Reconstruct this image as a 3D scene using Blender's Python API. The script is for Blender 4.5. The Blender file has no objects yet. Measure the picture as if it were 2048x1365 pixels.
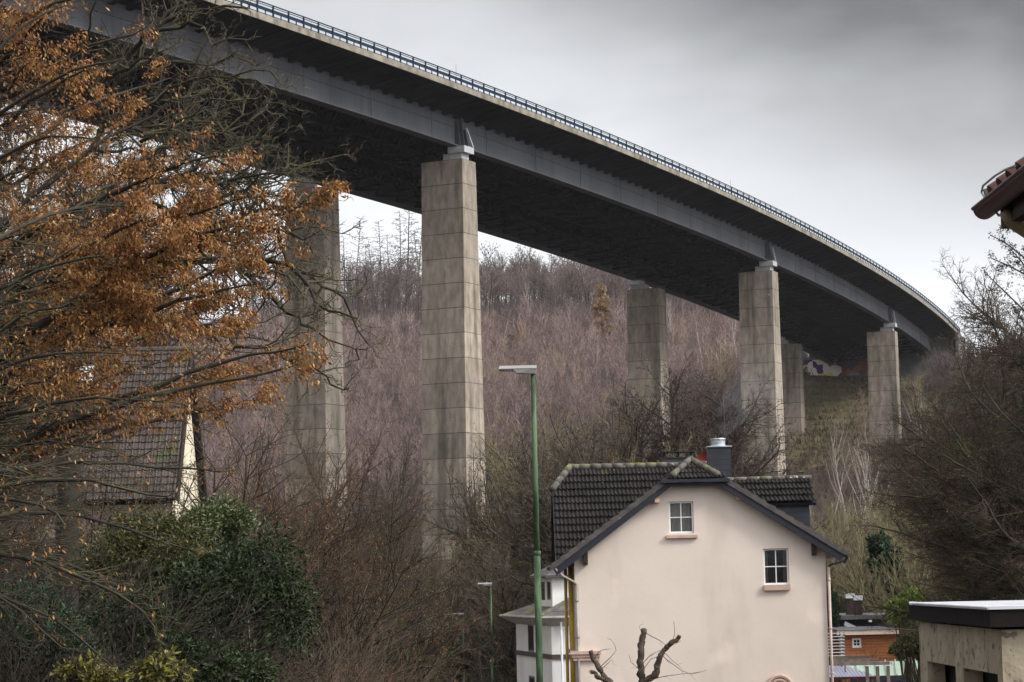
import bpy, math, random
import numpy as np
from mathutils import Vector, Matrix
from mathutils.geometry import tessellate_polygon

sc = bpy.context.scene
COL = sc.collection
R = math.radians

# ------------------------------------------------------------------ camera
F = 4836.0
PITCH, ROLL = math.atan(478.0 / F), R(1.2)
fwd = Vector((0, math.cos(PITCH), math.sin(PITCH)))
r0_, u0_ = Vector((1, 0, 0)), Vector((0, -math.sin(PITCH), math.cos(PITCH)))
RIGHT = r0_ * math.cos(ROLL) - u0_ * math.sin(ROLL)
UP = u0_ * math.cos(ROLL) + r0_ * math.sin(ROLL)
cam = bpy.data.cameras.new('camera')
cam.sensor_width = 36.0
cam.lens = F * 36.0 / 2048.0
cam.clip_start, cam.clip_end = 0.5, 8000
camo = bpy.data.objects.new('camera', cam)
camo.matrix_world = Matrix((RIGHT, UP, -fwd)).transposed().to_4x4()
COL.objects.link(camo)
sc.camera = camo

def A(px, py, Y):
    """point of the place seen at photo pixel (px, py) when it is Y metres ahead"""
    d = fwd + RIGHT * ((px - 1024) / F) + UP * ((682.5 - py) / F)
    return d * (Y / d.y)

# ------------------------------------------------------------------ world, sun, exposure
SUN_AZ, SUN_EL = R(118), R(38)          # from +Y clockwise
sdir = Vector((math.sin(SUN_AZ) * math.cos(SUN_EL), math.cos(SUN_AZ) * math.cos(SUN_EL), math.sin(SUN_EL)))
w = bpy.data.worlds.new('World'); sc.world = w; w.use_nodes = True
nt = w.node_tree; nt.nodes.clear()
def N(nt, t, **k):
    n = nt.nodes.new(t)
    for a, b in k.items(): setattr(n, a, b)
    return n
def math_(nt, op, a, b=None, clamp=False):
    n = N(nt, 'ShaderNodeMath', operation=op, use_clamp=clamp)
    for i, v in enumerate((a, b)):
        if v is None: continue
        if isinstance(v, (int, float)): n.inputs[i].default_value = v
        else: nt.links.new(v, n.inputs[i])
    return n.outputs[0]
tc = N(nt, 'ShaderNodeTexCoord')
sep = N(nt, 'ShaderNodeSeparateXYZ'); nt.links.new(tc.outputs['Generated'], sep.inputs[0])
sx, sy, sz = sep.outputs
mp = N(nt, 'ShaderNodeMapping'); mp.inputs['Scale'].default_value = (3.6, 3.2, 8.0); mp.inputs['Location'].default_value = (2.1, .3, .55)
nt.links.new(tc.outputs['Generated'], mp.inputs[0])
nz = N(nt, 'ShaderNodeTexNoise'); nz.inputs['Scale'].default_value = 1.6; nz.inputs['Detail'].default_value = 5; nz.inputs['Roughness'].default_value = .48
nz.inputs['Distortion'].default_value = .15
nt.links.new(mp.outputs[0], nz.inputs['Vector'])
# brightness of the overcast: white near the skyline, a heavy grey bank high up ahead, bright again overhead and behind
zz = math_(nt, 'SUBTRACT', sz, 0.09)
zz = math_(nt, 'MAXIMUM', zz, 0.0)
xx = math_(nt, 'MULTIPLY', sx, 1.9)
xx = math_(nt, 'ADD', xx, 0.50)
xx = math_(nt, 'MAXIMUM', xx, 0.08)
dark = math_(nt, 'MULTIPLY', zz, math_(nt, 'MULTIPLY', xx, 7.2))
nn = math_(nt, 'SUBTRACT', nz.outputs['Fac'], 0.5)
b = math_(nt, 'SUBTRACT', 1.06, dark)
amp = math_(nt, 'MULTIPLY', math_(nt, 'MINIMUM', math_(nt, 'MULTIPLY', zz, 10.0), 1.0), .8)
b = math_(nt, 'ADD', b, math_(nt, 'MULTIPLY', nn, amp))
b = math_(nt, 'MAXIMUM', b, 0.13)
b = math_(nt, 'MINIMUM', b, 1.1)
over = math_(nt, 'MULTIPLY', math_(nt, 'SUBTRACT', sz, 0.27), 5.0, clamp=True)
back = math_(nt, 'MULTIPLY', math_(nt, 'SUBTRACT', 0.7, sy), 3.0, clamp=True)
k = math_(nt, 'MAXIMUM', over, back)
mixv = N(nt, 'ShaderNodeMix', data_type='FLOAT'); nt.links.new(k, mixv.inputs[0]); nt.links.new(b, mixv.inputs[2]); 
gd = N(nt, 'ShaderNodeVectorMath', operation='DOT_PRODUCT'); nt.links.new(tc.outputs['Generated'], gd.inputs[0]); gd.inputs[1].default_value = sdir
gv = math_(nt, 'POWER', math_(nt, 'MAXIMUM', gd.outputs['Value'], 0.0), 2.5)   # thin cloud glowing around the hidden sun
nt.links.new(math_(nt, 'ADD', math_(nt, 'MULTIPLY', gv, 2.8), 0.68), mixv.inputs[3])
comb = N(nt, 'ShaderNodeMix', data_type='RGBA', blend_type='MULTIPLY'); comb.inputs[0].default_value = 1
comb.inputs[6].default_value = (0.965, 0.985, 1.02, 1); nt.links.new(mixv.outputs[0], comb.inputs[7])
sky = N(nt, 'ShaderNodeTexSky', sky_type='NISHITA'); sky.sun_disc = False
sky.sun_elevation, sky.sun_rotation = SUN_EL, SUN_AZ
bg1 = N(nt, 'ShaderNodeBackground'); nt.links.new(sky.outputs[0], bg1.inputs[0]); bg1.inputs[1].default_value = 0.05
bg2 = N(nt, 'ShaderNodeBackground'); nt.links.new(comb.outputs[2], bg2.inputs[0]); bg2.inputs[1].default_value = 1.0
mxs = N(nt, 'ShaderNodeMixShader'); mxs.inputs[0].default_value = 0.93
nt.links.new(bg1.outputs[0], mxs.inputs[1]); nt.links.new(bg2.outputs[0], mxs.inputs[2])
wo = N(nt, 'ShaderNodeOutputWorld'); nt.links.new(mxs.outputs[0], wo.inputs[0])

sl = bpy.data.lights.new('sun', 'SUN'); sl.energy = 2.0; sl.angle = R(12); sl.color = (1, .95, .88)
so = bpy.data.objects.new('sun', sl); so.rotation_euler = (-sdir).to_track_quat('-Z', 'Y').to_euler(); COL.objects.link(so)
sc.view_settings.view_transform = 'Standard'; sc.view_settings.look = 'None'
sc.view_settings.exposure = 0.3; sc.view_settings.gamma = 1.0
sc.cycles.max_bounces = 5; sc.cycles.transparent_max_bounces = 12; sc.cycles.volume_bounces = 1
sc.cycles.use_adaptive_sampling = True; sc.cycles.adaptive_threshold = 0.02

# ------------------------------------------------------------------ materials
MATS = {}
def mat(name, c, c2=None, scale=2.0, rough=.85, rnd=.0, metal=0.0, stretch=(1, 1, 1), bump=0.0, spots=None, moss=None,
        joints=None, island=False, spec=.3, transl=0.0, detail=4, contrast=(.35, .65), streak=None, planks=None):
    """one procedural surface: two colours mixed by noise, per-object or per-piece variation, optional moss, spots, joints"""
    m = bpy.data.materials.new(name); m.use_nodes = True
    nt = m.node_tree; L = nt.links
    bs = nt.nodes['Principled BSDF']; out = nt.nodes['Material Output']
    bs.inputs['Roughness'].default_value = rough; bs.inputs['Metallic'].default_value = metal
    bs.inputs['Specular IOR Level'].default_value = spec
    co = N(nt, 'ShaderNodeTexCoord').outputs['Object']
    if joints:                                   # every pier weathers in its own way
        raw = co; va = N(nt, 'ShaderNodeVectorMath', operation='ADD'); oi_ = N(nt, 'ShaderNodeObjectInfo')
        cx_ = N(nt, 'ShaderNodeCombineXYZ'); L.new(math_(nt, 'MULTIPLY', oi_.outputs['Random'], 90), cx_.inputs[0]); L.new(math_(nt, 'MULTIPLY', oi_.outputs['Random'], 37), cx_.inputs[1])
        L.new(raw, va.inputs[0]); L.new(cx_.outputs[0], va.inputs[1]); co = va.outputs[0]
    geo = N(nt, 'ShaderNodeNewGeometry')
    def noise(sc_, st=(1, 1, 1), det=detail, rg=.55):
        mp = N(nt, 'ShaderNodeMapping'); mp.inputs['Scale'].default_value = st; L.new(co, mp.inputs[0])
        n = N(nt, 'ShaderNodeTexNoise'); n.inputs['Scale'].default_value = sc_; n.inputs['Detail'].default_value = det
        n.inputs['Roughness'].default_value = rg
        L.new(mp.outputs[0], n.inputs['Vector']); return n.outputs['Fac']
    def ramp(v, lo, hi):
        r = N(nt, 'ShaderNodeMapRange'); r.inputs[1].default_value = lo; r.inputs[2].default_value = hi
        L.new(v, r.inputs[0]); return r.outputs[0]
    def mix(f, a, b_, bt='MIX'):
        n = N(nt, 'ShaderNodeMix', data_type='RGBA', blend_type=bt)
        if isinstance(f, float): n.inputs[0].default_value = f
        else: L.new(f, n.inputs[0])
        for s, v in ((6, a), (7, b_)):
            if isinstance(v, tuple): n.inputs[s].default_value = (*v[:3], 1)
            else: L.new(v, n.inputs[s])
        return n.outputs[2]
    nf = noise(scale, stretch)
    if island:
        f = geo.outputs['Random Per Island']
        if isinstance(island, float):
            f = math_(nt, 'ADD', math_(nt, 'MULTIPLY', f, island), math_(nt, 'MULTIPLY', ramp(nf, *contrast), 1 - island))
    else:
        f = ramp(nf, *contrast)
    col = mix(f, c, c2 if c2 else tuple(x * .72 for x in c))
    if streak:
        sf = ramp(noise(streak[1], streak[2], 5), streak[3], streak[4])
        col = mix(sf, col, mix(1.0, col, streak[0], 'MULTIPLY'))
    if spots:
        sf = ramp(noise(spots[1], (1, 1, 1), 3), spots[2], spots[2] + .06)
        col = mix(sf, col, spots[0])
    if joints:
        sp = N(nt, 'ShaderNodeSeparateXYZ'); L.new(co, sp.inputs[0])
        mz = math_(nt, 'PINGPONG', sp.outputs[2], joints / 2)
        nz_ = math_(nt, 'MULTIPLY', math_(nt, 'SUBTRACT', noise(.6), .5), .03)
        jf = math_(nt, 'LESS_THAN', math_(nt, 'ADD', mz, nz_), .034)
        col = mix(jf, col, (.06, .053, .046))
        # each lift was cast from its own batch
        fl = math_(nt, 'FLOOR', math_(nt, 'DIVIDE', math_(nt, 'ADD', sp.outputs[2], 0.0), joints))
        wn = N(nt, 'ShaderNodeTexWhiteNoise', noise_dimensions='1D'); L.new(fl, wn.inputs['W'])
        v = math_(nt, 'ADD', math_(nt, 'MULTIPLY', wn.outputs['Value'], .36), .80)
        col = mix(1.0, col, N_combine(nt, v), 'MULTIPLY')
    if planks:
        sp = N(nt, 'ShaderNodeSeparateXYZ'); L.new(co, sp.inputs[0])
        ax = sp.outputs[planks[0]]
        mz = math_(nt, 'PINGPONG', ax, planks[1] / 2)
        jf = math_(nt, 'LESS_THAN', mz, planks[2])
        col = mix(jf, col, mix(1.0, col, (.25, .25, .25), 'MULTIPLY'))
    if moss:
        spn = N(nt, 'ShaderNodeSeparateXYZ'); L.new(geo.outputs['Normal'], spn.inputs[0])
        mf = math_(nt, 'MULTIPLY', ramp(spn.outputs[2], moss[2], moss[2] + .5), ramp(noise(moss[1]), moss[3], moss[3] + .2))
        col = mix(mf, col, moss[0])
    if rnd:
        oi = N(nt, 'ShaderNodeObjectInfo')
        v = math_(nt, 'ADD', math_(nt, 'MULTIPLY', oi.outputs['Random'], 2 * rnd), 1 - rnd)
        col = mix(1.0, col, N_combine(nt, v), 'MULTIPLY')
    L.new(col, bs.inputs['Base Color'])
    if bump:
        bp = N(nt, 'ShaderNodeBump'); bp.inputs['Strength'].default_value = bump; bp.inputs['Distance'].default_value = .05
        L.new(noise(scale * 3, stretch, 6), bp.inputs['Height']); L.new(bp.outputs[0], bs.inputs['Normal'])
    if transl:
        tr = N(nt, 'ShaderNodeBsdfTranslucent'); L.new(col, tr.inputs[0])
        mx = N(nt, 'ShaderNodeMixShader'); mx.inputs[0].default_value = transl
        L.new(bs.outputs[0], mx.inputs[1]); L.new(tr.outputs[0], mx.inputs[2]); L.new(mx.outputs[0], out.inputs[0])
    MATS[name] = m
    return m
def N_combine(nt, v):
    n = N(nt, 'ShaderNodeCombineColor')
    for i in range(3): nt.links.new(v, n.inputs[i])
    return n.outputs[0]

# bridge
mat('concrete_pier', (.335, .28, .225), (.190, .160, .125), scale=1.7, stretch=(1.0, 1.0, .4), rough=.9, bump=.35, joints=2.6, rnd=.06,
    streak=((.50, .50, .48), .5, (1.6, 1.6, .10), .50, .66), spots=((.42, .39, .34), 2.2, .70), detail=10, contrast=(.33, .68))
mat('concrete_edge', (0.2552, 0.2244, 0.176), (0.1496, 0.132, 0.1056), scale=.8, rough=.9, bump=.2, streak=((.45, .44, .42), .9, (1, 1, .3), .5, .7))
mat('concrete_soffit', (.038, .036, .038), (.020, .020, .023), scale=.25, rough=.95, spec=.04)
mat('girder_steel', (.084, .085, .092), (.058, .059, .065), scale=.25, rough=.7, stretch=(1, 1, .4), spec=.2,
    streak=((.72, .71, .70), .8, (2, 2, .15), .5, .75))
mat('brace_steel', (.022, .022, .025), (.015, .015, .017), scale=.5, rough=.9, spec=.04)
mat('railing_paint', (.006, .022, .045), (.006, .016, .03), scale=.7, rough=.7, spec=.15)
mat('galvanised', (.50, .51, .52), (.36, .37, .38), scale=3, rough=.45, metal=.3)
mat('bearing_concrete', (.38, .37, .35), (.27, .26, .25), scale=1.5)
mat('abutment_concrete', (.16, .155, .15), (.10, .098, .095), scale=.8)
# ground and plants
mat('leaf_litter', (0.0595, 0.0406, 0.0315), (0.028, 0.0196, 0.0168), scale=.12, rough=1, bump=.6, detail=9)
mat('asphalt', (.055, .055, .056), (.042, .042, .044), scale=3, rough=.8, bump=.2)
mat('slope_grass', (.19, .16, .085), (.095, .076, .046), scale=.6, rough=1, bump=.6, detail=10, contrast=(.2, .8))
mat('beech_bark', (0.0425, 0.035, 0.0275), (0.0225, 0.0185, 0.015), scale=3, rnd=.1, moss=((.07, .075, .018), 2.0, .1, .5))
mat('oak_bark', (0.03273, 0.02772, 0.01733), (0.01617, 0.01348, 0.00924), scale=4, bump=.5, moss=((.075, .078, .014), 1.6, .1, .46))
mat('oak_twig', (0.0651, 0.0527, 0.0341), (0.0372, 0.02976, 0.0186), scale=1.5, moss=((.075, .075, .022), 1.0, .2, .48))
mat('brown_twig', (0.04284, 0.0306, 0.01958), (0.02448, 0.01836, 0.01142), scale=.5, rnd=.25, moss=((.10, .095, .03), .5, .1, .5))
mat('dry_leaf', (.040, .015, .005), (.44, .195, .06), island=.72, scale=.9, rough=.6, transl=.35)
mat('pale_leaf', (.26, .13, .04), (.64, .38, .15), island=.8, scale=.9, rough=.6, transl=.35)
mat('bank_twig', (0.0304, 0.024, 0.016), (0.016, 0.0128, 0.0088), scale=.5, rnd=.2, moss=((.05, .05, .016), .5, .1, .5))  # darker copy of the brown twigs, the bank's shade put into the colour
mat('rust_leaf', (0.08, 0.036, 0.0128), (0.272, 0.128, 0.048), island=True, rough=.7, transl=.3, rnd=.2)
mat('red_twig', (0.07969, 0.0459, 0.02678), (0.04462, 0.02678, 0.01594), scale=.6, rnd=.2)
mat('pale_twig', (0.1104, 0.07917, 0.0528), (0.0432, 0.02976, 0.02016), scale=.6)
mat('bare_bark', (0.045, 0.0396, 0.03), (0.0252, 0.0216, 0.0168), scale=1.2, rnd=.25, moss=((.085, .085, .025), 1.0, .1, .5))
mat('bare_twig', (0.1224, 0.0936, 0.0648), (0.0684, 0.05184, 0.03744), scale=.15, rnd=.25)
mat('yellow_twig', (.24, .20, .10), (.13, .105, .055), scale=.2, rnd=.15)
mat('alder_twig', (0.04875, 0.03375, 0.027), (0.03, 0.021, 0.01725), scale=.2, rnd=.15)
mat('willow_twig', (0.1568, 0.133, 0.07125), (0.095, 0.08075, 0.04275), scale=.2, rnd=.2)
mat('birch_bark', (0.4125, 0.3825, 0.345), (0.225, 0.2025, 0.18), scale=1.0, rnd=.1)
mat('birch_twig', (.20, .135, .11), (.13, .085, .072), scale=.2, rnd=.15)
mat('pale_bark', (.46, .37, .25), (.3, .235, .15), scale=.8)
mat('ridge_bark', (0.0476, 0.04368, 0.04032), (0.0336, 0.02968, 0.028), scale=.5, rnd=.25)
mat('ridge_twig', (0.1297, 0.09817, 0.08766), (0.09117, 0.06662, 0.05961), scale=.1, rnd=.25)
mat('larch_twig', (0.0735, 0.0616, 0.049), (0.0525, 0.042, 0.035), scale=.2, rnd=.2)
mat('thicket_twig', (.31, .215, .195), (.062, .047, .044), scale=.2, island=.3, detail=5, spots=((.26, .19, .125), .09, .60))
mat('brush_twig', (0.08415, 0.05865, 0.03825), (0.0408, 0.02652, 0.01938), scale=.06, island=.4, detail=5)
mat('slope_twig', (0.154, 0.1085, 0.0945), (0.0595, 0.0406, 0.0385), scale=.05, island=.4, detail=5)
mat('tawny_leaf', (.36, .235, .12), (.24, .14, .07), island=True, transl=.2)
mat('conifer_leaf', (.020, .042, .018), (.035, .06, .028), island=True, rough=.7)
mat('laurel_leaf', (.009, .018, .005), (.034, .052, .015), island=True, rough=.5, spec=.22, rnd=.15)
mat('ivy_leaf', (0.024, 0.044, 0.0112), (0.104, 0.12, 0.032), island=True, rough=.4, spec=.5)
mat('bright_leaf', (.10, .16, .03), (.30, .36, .08), island=True, rough=.4, spec=.5, transl=.2)
mat('yellow_leaf', (0.0686, 0.0686, 0.0098), (0.2205, 0.196, 0.0392), island=True, rough=.45, transl=.2)
mat('olive_leaf', (0.02887, 0.03506, 0.00825), (0.07012, 0.07012, 0.0165), island=True, rough=.5)
mat('cut_bark', (.085, .06, .045), (.04, .03, .022), scale=6, bump=.6, moss=((.075, .07, .02), 3, .2, .52))
mat('cut_wood', (.34, .21, .12), (.22, .13, .07), scale=8)
# buildings
mat('cream_render', (.66, .565, .49), (.61, .515, .445), scale=.5, rough=.92, bump=.22, detail=9, contrast=(.3, .7),
    streak=((.80, .795, .77), .6, (1.0, 1.0, .30), .56, .76), spots=((.70, .59, .51), .42, .64))
mat('pink_stone', (.52, .37, .30), (.42, .29, .235), scale=3, rough=.85)
mat('roof_tile', (0.0306, 0.02652, 0.02448), (0.0153, 0.01326, 0.01326), scale=2.2, rough=.8, island=.0, bump=.2, spec=.12,
    spots=((.22, .21, .17), 5.5, .70), moss=((.085, .09, .022), .9, .2, .66), detail=6)
mat('ridge_tile', (0.119, 0.105, 0.0875), (0.0595, 0.0525, 0.0455), scale=3, rough=.75, spots=((.34, .33, .27), 6, .64), moss=((.16, .17, .03), 1.4, .1, .52))
mat('verge_tile', (.085, .074, .068), (.05, .044, .042), scale=3, rough=.6, rnd=.05, spots=((.14, .13, .11), 5, .66))
mat('barge_board', (0.0176, 0.0192, 0.0264), (0.0128, 0.0136, 0.0192), scale=2, rough=.6)
mat('slate', (0.0255, 0.02775, 0.036), (0.01725, 0.01875, 0.024), scale=3, rough=.5, planks=(2, .19, .008))
mat('dark_wood', (.035, .022, .016), (.02, .013, .01), scale=6, rough=.7)
mat('light_wood', (.62, .44, .33), (.5, .33, .24), scale=5)
mat('white_frame', (.80, .79, .76), (.70, .69, .66), scale=2, rough=.4)
mat('grey_frame', (.16, .14, .13), (.12, .10, .10), scale=2, rough=.5)
mat('curtain', (.62, .60, .56), (.45, .43, .40), scale=2, rough=.9)
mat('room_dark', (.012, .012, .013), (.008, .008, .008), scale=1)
mat('zinc', (.33, .30, .27), (.22, .19, .17), scale=2.5, rough=.5, metal=.2)
mat('brown_pipe', (.075, .06, .055), (.05, .04, .038), scale=2, rough=.45)
mat('pink_pipe', (.50, .39, .34), (.38, .29, .25), scale=2, rough=.6)
mat('yellow_pipe', (.62, .42, .07), (.46, .30, .06), scale=2.0, rough=.5)
mat('steel_cap', (.52, .55, .58), (.28, .30, .33), scale=5, rough=.35, metal=.6)
mat('dish_red', (.16, .022, .018), (.12, .018, .015), scale=2, rough=.5)
mat('white_render', (.84, .83, .81), (.76, .75, .73), scale=.8, rough=.9, bump=.05, streak=((.84, .84, .83), .5, (1, 1, .2), .55, .75))
mat('slate_roof', (.115, .105, .10), (.06, .056, .055), scale=1.4, rough=.6, planks=(2, .22, .012), moss=((.30, .25, .03), .55, .2, .55))
mat('brown_band', (.10, .075, .065), (.075, .055, .05), scale=2)
mat('soffit_white', (.55, .52, .49), (.42, .39, .36), scale=1)
mat('old_tile', (0.0792, 0.06188, 0.05445), (0.04208, 0.03267, 0.02871), scale=1.1, rough=.85, spots=((.05, .052, .024), .6, .58), detail=7)
mat('pale_render', (0.663, 0.595, 0.459), (0.527, 0.459, 0.34), scale=.9, rough=.95, streak=((.7, .68, .62), .9, (1, 1, .2), .5, .7))
mat('rosy_render', (.24, .175, .14), (.15, .11, .09), scale=.8)
mat('rough_plaster', (.40, .345, .255), (.30, .255, .185), scale=1.3, rough=.95, bump=.8, detail=8, spots=((.13, .11, .085), 6, .60),
    streak=((.6, .58, .52), 1.2, (1, 1, .35), .5, .72))
mat('black_fascia', (.016, .013, .012), (.009, .008, .008), scale=4, rough=.8, spec=.08, planks=(1, .18, .006))
mat('wet_metal', (0.6, 0.6075, 0.63), (0.465, 0.4725, 0.495), scale=1.2, rough=.45, metal=.2)
mat('orange_wood', (.42, .155, .05), (.29, .10, .035), scale=2, rough=.7, planks=(2, .14, .008), stretch=(.3, 1, 3))
mat('felt_roof', (.16, .155, .155), (.10, .098, .10), scale=1.2, rough=.6)
mat('cream_fascia', (.68, .55, .42), (.52, .40, .30), scale=2)
mat('chimney_brick', (.085, .055, .05), (.045, .032, .03), scale=5, planks=(2, .10, .008))
mat('white_metal', (.90, .90, .90), (.8, .8, .8), scale=2, rough=.4)
mat('weathered_wood', (.25, .215, .18), (.15, .125, .10), scale=4, rough=.85)
mat('green_panel', (.44, .55, .43), (.36, .46, .36), scale=1.2, rough=.3, spec=.6)
mat('lilac_metal', (.50, .50, .60), (.42, .42, .52), scale=1.2, rough=.4)
mat('maroon_trim', (.12, .03, .035), (.08, .02, .025), scale=2)
mat('lamp_green', (.085, .135, .070), (.035, .060, .032), scale=5, rough=.7, spec=.2, stretch=(1, 1, .22), bump=.3, contrast=(.46, .56), detail=6, spots=((.065, .055, .035), 7, .64))
mat('lamp_grey', (.42, .41, .39), (.32, .31, .30), scale=2, rough=.4)
mat('lamp_lens', (.25, .24, .22), (.2, .19, .18), scale=2, rough=.2)
mat('red_tile', (0.088, 0.0341, 0.02475), (0.055, 0.022, 0.0165), scale=4, rough=.7)
mat('gutter_brown', (0.0525, 0.0224, 0.0196), (0.035, 0.0154, 0.014), scale=3, rough=.45)
mat('pipe_bronze', (.19, .135, .075), (.12, .085, .05), scale=4, rough=.5)
mat('wire', (.25, .24, .23), (.2, .19, .18), scale=2, rough=.4, metal=.5)
mat('red_cloth', (.30, .03, .03), (.2, .02, .02), scale=3)

def glass_mat():
    m = bpy.data.materials.new('window_glass'); m.use_nodes = True; nt = m.node_tree
    bs = nt.nodes['Principled BSDF']; bs.inputs['Base Color'].default_value = (.02, .022, .024, 1); bs.inputs['Roughness'].default_value = .06
    tr = N(nt, 'ShaderNodeBsdfTransparent'); mx = N(nt, 'ShaderNodeMixShader'); mx.inputs[0].default_value = .32
    nt.links.new(tr.outputs[0], mx.inputs[1]); nt.links.new(bs.outputs[0], mx.inputs[2]); nt.links.new(mx.outputs[0], nt.nodes['Material Output'].inputs[0])
    MATS['window_glass'] = m
glass_mat()
def spray_mat(name, cols, scale):
    m = bpy.data.materials.new(name); m.use_nodes = True; nt = m.node_tree; bs = nt.nodes['Principled BSDF']; bs.inputs['Roughness'].default_value = .7
    co = N(nt, 'ShaderNodeTexCoord'); nz = N(nt, 'ShaderNodeTexNoise'); nz.inputs['Scale'].default_value = scale * .5; nz.inputs['Detail'].default_value = 2
    nt.links.new(co.outputs['Object'], nz.inputs['Vector'])
    mx = N(nt, 'ShaderNodeMix', data_type='RGBA'); mx.inputs[0].default_value = .55
    nt.links.new(co.outputs['Object'], mx.inputs[6]); nt.links.new(nz.outputs['Color'], mx.inputs[7])
    vo = N(nt, 'ShaderNodeTexVoronoi'); vo.inputs['Scale'].default_value = scale
    nt.links.new(mx.outputs[2], vo.inputs['Vector'])
    sp = N(nt, 'ShaderNodeSeparateColor'); nt.links.new(vo.outputs['Color'], sp.inputs[0])
    rp = N(nt, 'ShaderNodeValToRGB'); rp.color_ramp.interpolation = 'CONSTANT'
    el = rp.color_ramp.elements; el[0].color = (*cols[0], 1); el[1].position = 1 / len(cols); el[1].color = (*cols[1], 1)
    for i, c in enumerate(cols[2:], 2):
        e = el.new(i / len(cols)); e.color = (*c, 1)
    nt.links.new(sp.outputs[0], rp.inputs[0]); nt.links.new(rp.outputs[0], bs.inputs['Base Color'])
    MATS[name] = m
spray_mat('spray_purple', [(.75, .70, .62), (.10, .01, .14), (.62, .55, .08), (.18, .02, .20), (.8, .75, .7), (.06, .01, .10)], 1.3)
spray_mat('spray_orange', [(.30, .09, .03), (.42, .13, .03), (.12, .09, .10), (.20, .06, .03), (.30, .27, .27)], 1.1)

# ------------------------------------------------------------------ object helpers
ORG = {}
def tag(o, label=None, cat=None, group=None, kind=None):
    for k_, v in (('label', label), ('category', cat), ('group', group), ('kind', kind)):
        if v: o[k_] = v
    return o
def thing(name, loc, label, cat, group=None):
    o = bpy.data.objects.new(name, None); o.location = loc; o.empty_display_size = .5
    COL.objects.link(o); ORG[o] = Vector(loc)
    return tag(o, label, cat, group)
def link(name, me, parent=None, loc=None):
    o = bpy.data.objects.new(name, me); COL.objects.link(o)
    if parent is not None:
        o.parent = parent; ORG[o] = ORG[parent]
    elif loc is not None:
        o.location = loc; ORG[o] = Vector(loc)
    else: ORG[o] = Vector((0, 0, 0))
    return o
def np_mesh(name, V, quads=None, tris=None, m=None, smooth=False):
    me = bpy.data.meshes.new(name)
    V = np.asarray(V, dtype=np.float32).reshape(-1, 3)
    q = np.zeros((0, 4), int) if quads is None else np.asarray(quads, int).reshape(-1, 4)
    t = np.zeros((0, 3), int) if tris is None else np.asarray(tris, int).reshape(-1, 3)
    me.vertices.add(len(V)); me.vertices.foreach_set('co', V.ravel())
    loops = np.concatenate((q.ravel(), t.ravel())).astype(np.int32)
    me.loops.add(len(loops)); me.loops.foreach_set('vertex_index', loops)
    st = np.concatenate((np.arange(len(q)) * 4, len(q) * 4 + np.arange(len(t)) * 3)).astype(np.int32)
    me.polygons.add(len(st)); me.polygons.foreach_set('loop_start', st)
    me.polygons.foreach_set('use_smooth', np.full(len(st), smooth, dtype=bool))
    me.update(calc_edges=True)
    if m: me.materials.append(MATS[m])
    return me

class MB:
    """collects shapes, builds ONE mesh object"""
    def __init__(s): s.v = []; s.f = []
    def poly(s, pts):
        n = len(s.v); s.v += [tuple(p) for p in pts]; s.f.append(tuple(range(n, n + len(pts)))); return s
    def box(s, x0, x1, y0, y1, z0, z1):
        return s.hull8([(x0, y0, z0), (x1, y0, z0), (x1, y1, z0), (x0, y1, z0), (x0, y0, z1), (x1, y0, z1), (x1, y1, z1), (x0, y1, z1)])
    def hull8(s, p):
        n = len(s.v); s.v += [tuple(q) for q in p]
        for f in ((0, 3, 2, 1), (4, 5, 6, 7), (0, 1, 5, 4), (1, 2, 6, 5), (2, 3, 7, 6), (3, 0, 4, 7)): s.f.append(tuple(n + i for i in f))
        return s
    def prism(s, pts, vec):
        vec = Vector(vec); a = [Vector(p) for p in pts]; b = [p + vec for p in a]; n = len(a)
        s.poly(a[::-1]); s.poly(b)
        for i in range(n):
            j = (i + 1) % n; s.poly((a[i], a[j], b[j], b[i]))
        return s
    def bar(s, p, q, wd, ht=None, up=(0, 0, 1)):
        p, q = Vector(p), Vector(q); d = (q - p).normalized(); up = Vector(up)
        if abs(d.dot(up)) > .97: up = Vector((1, 0, 0))
        u = d.cross(up).normalized() * wd / 2; v = u.cross(d).normalized() * (ht or wd) / 2
        return s.hull8([p - u - v, p + u - v, q + u - v, q - u - v, p - u + v, p + u + v, q + u + v, q - u + v])
    def tube(s, pts, rad, n=8, cap=True):
        pts = [Vector(p) for p in pts]; rs = rad if isinstance(rad, (list, tuple)) else [rad] * len(pts)
        b0 = len(s.v); ref = None
        for i, p in enumerate(pts):
            d = (pts[min(i + 1, len(pts) - 1)] - pts[max(i - 1, 0)]).normalized()
            if ref is None: ref = d.orthogonal()
            u = (ref - d * ref.dot(d)).normalized(); v = d.cross(u); ref = u
            for k_ in range(n):
                a = 2 * math.pi * k_ / n; s.v.append(tuple(p + (u * math.cos(a) + v * math.sin(a)) * rs[i]))
        for i in range(len(pts) - 1):
            for k_ in range(n):
                a, b_ = b0 + i * n + k_, b0 + i * n + (k_ + 1) % n
                s.f.append((a, b_, b_ + n, a + n))
        if cap:
            s.f.append(tuple(range(b0 + n - 1, b0 - 1, -1))); e = b0 + (len(pts) - 1) * n; s.f.append(tuple(range(e, e + n)))
        return s
    def build(s, name, m, parent=None, smooth=False, loc=None):
        o0 = ORG[parent] if parent is not None else Vector(loc or (0, 0, 0))
        me = bpy.data.meshes.new(name)
        me.from_pydata([(x - o0.x, y - o0.y, z - o0.z) for x, y, z in s.v], [], s.f)
        if smooth:
            me.polygons.foreach_set('use_smooth', [True] * len(me.polygons)); me.update()
        me.materials.append(MATS[m])
        return link(name, me, parent, loc if parent is None else None)

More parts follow.
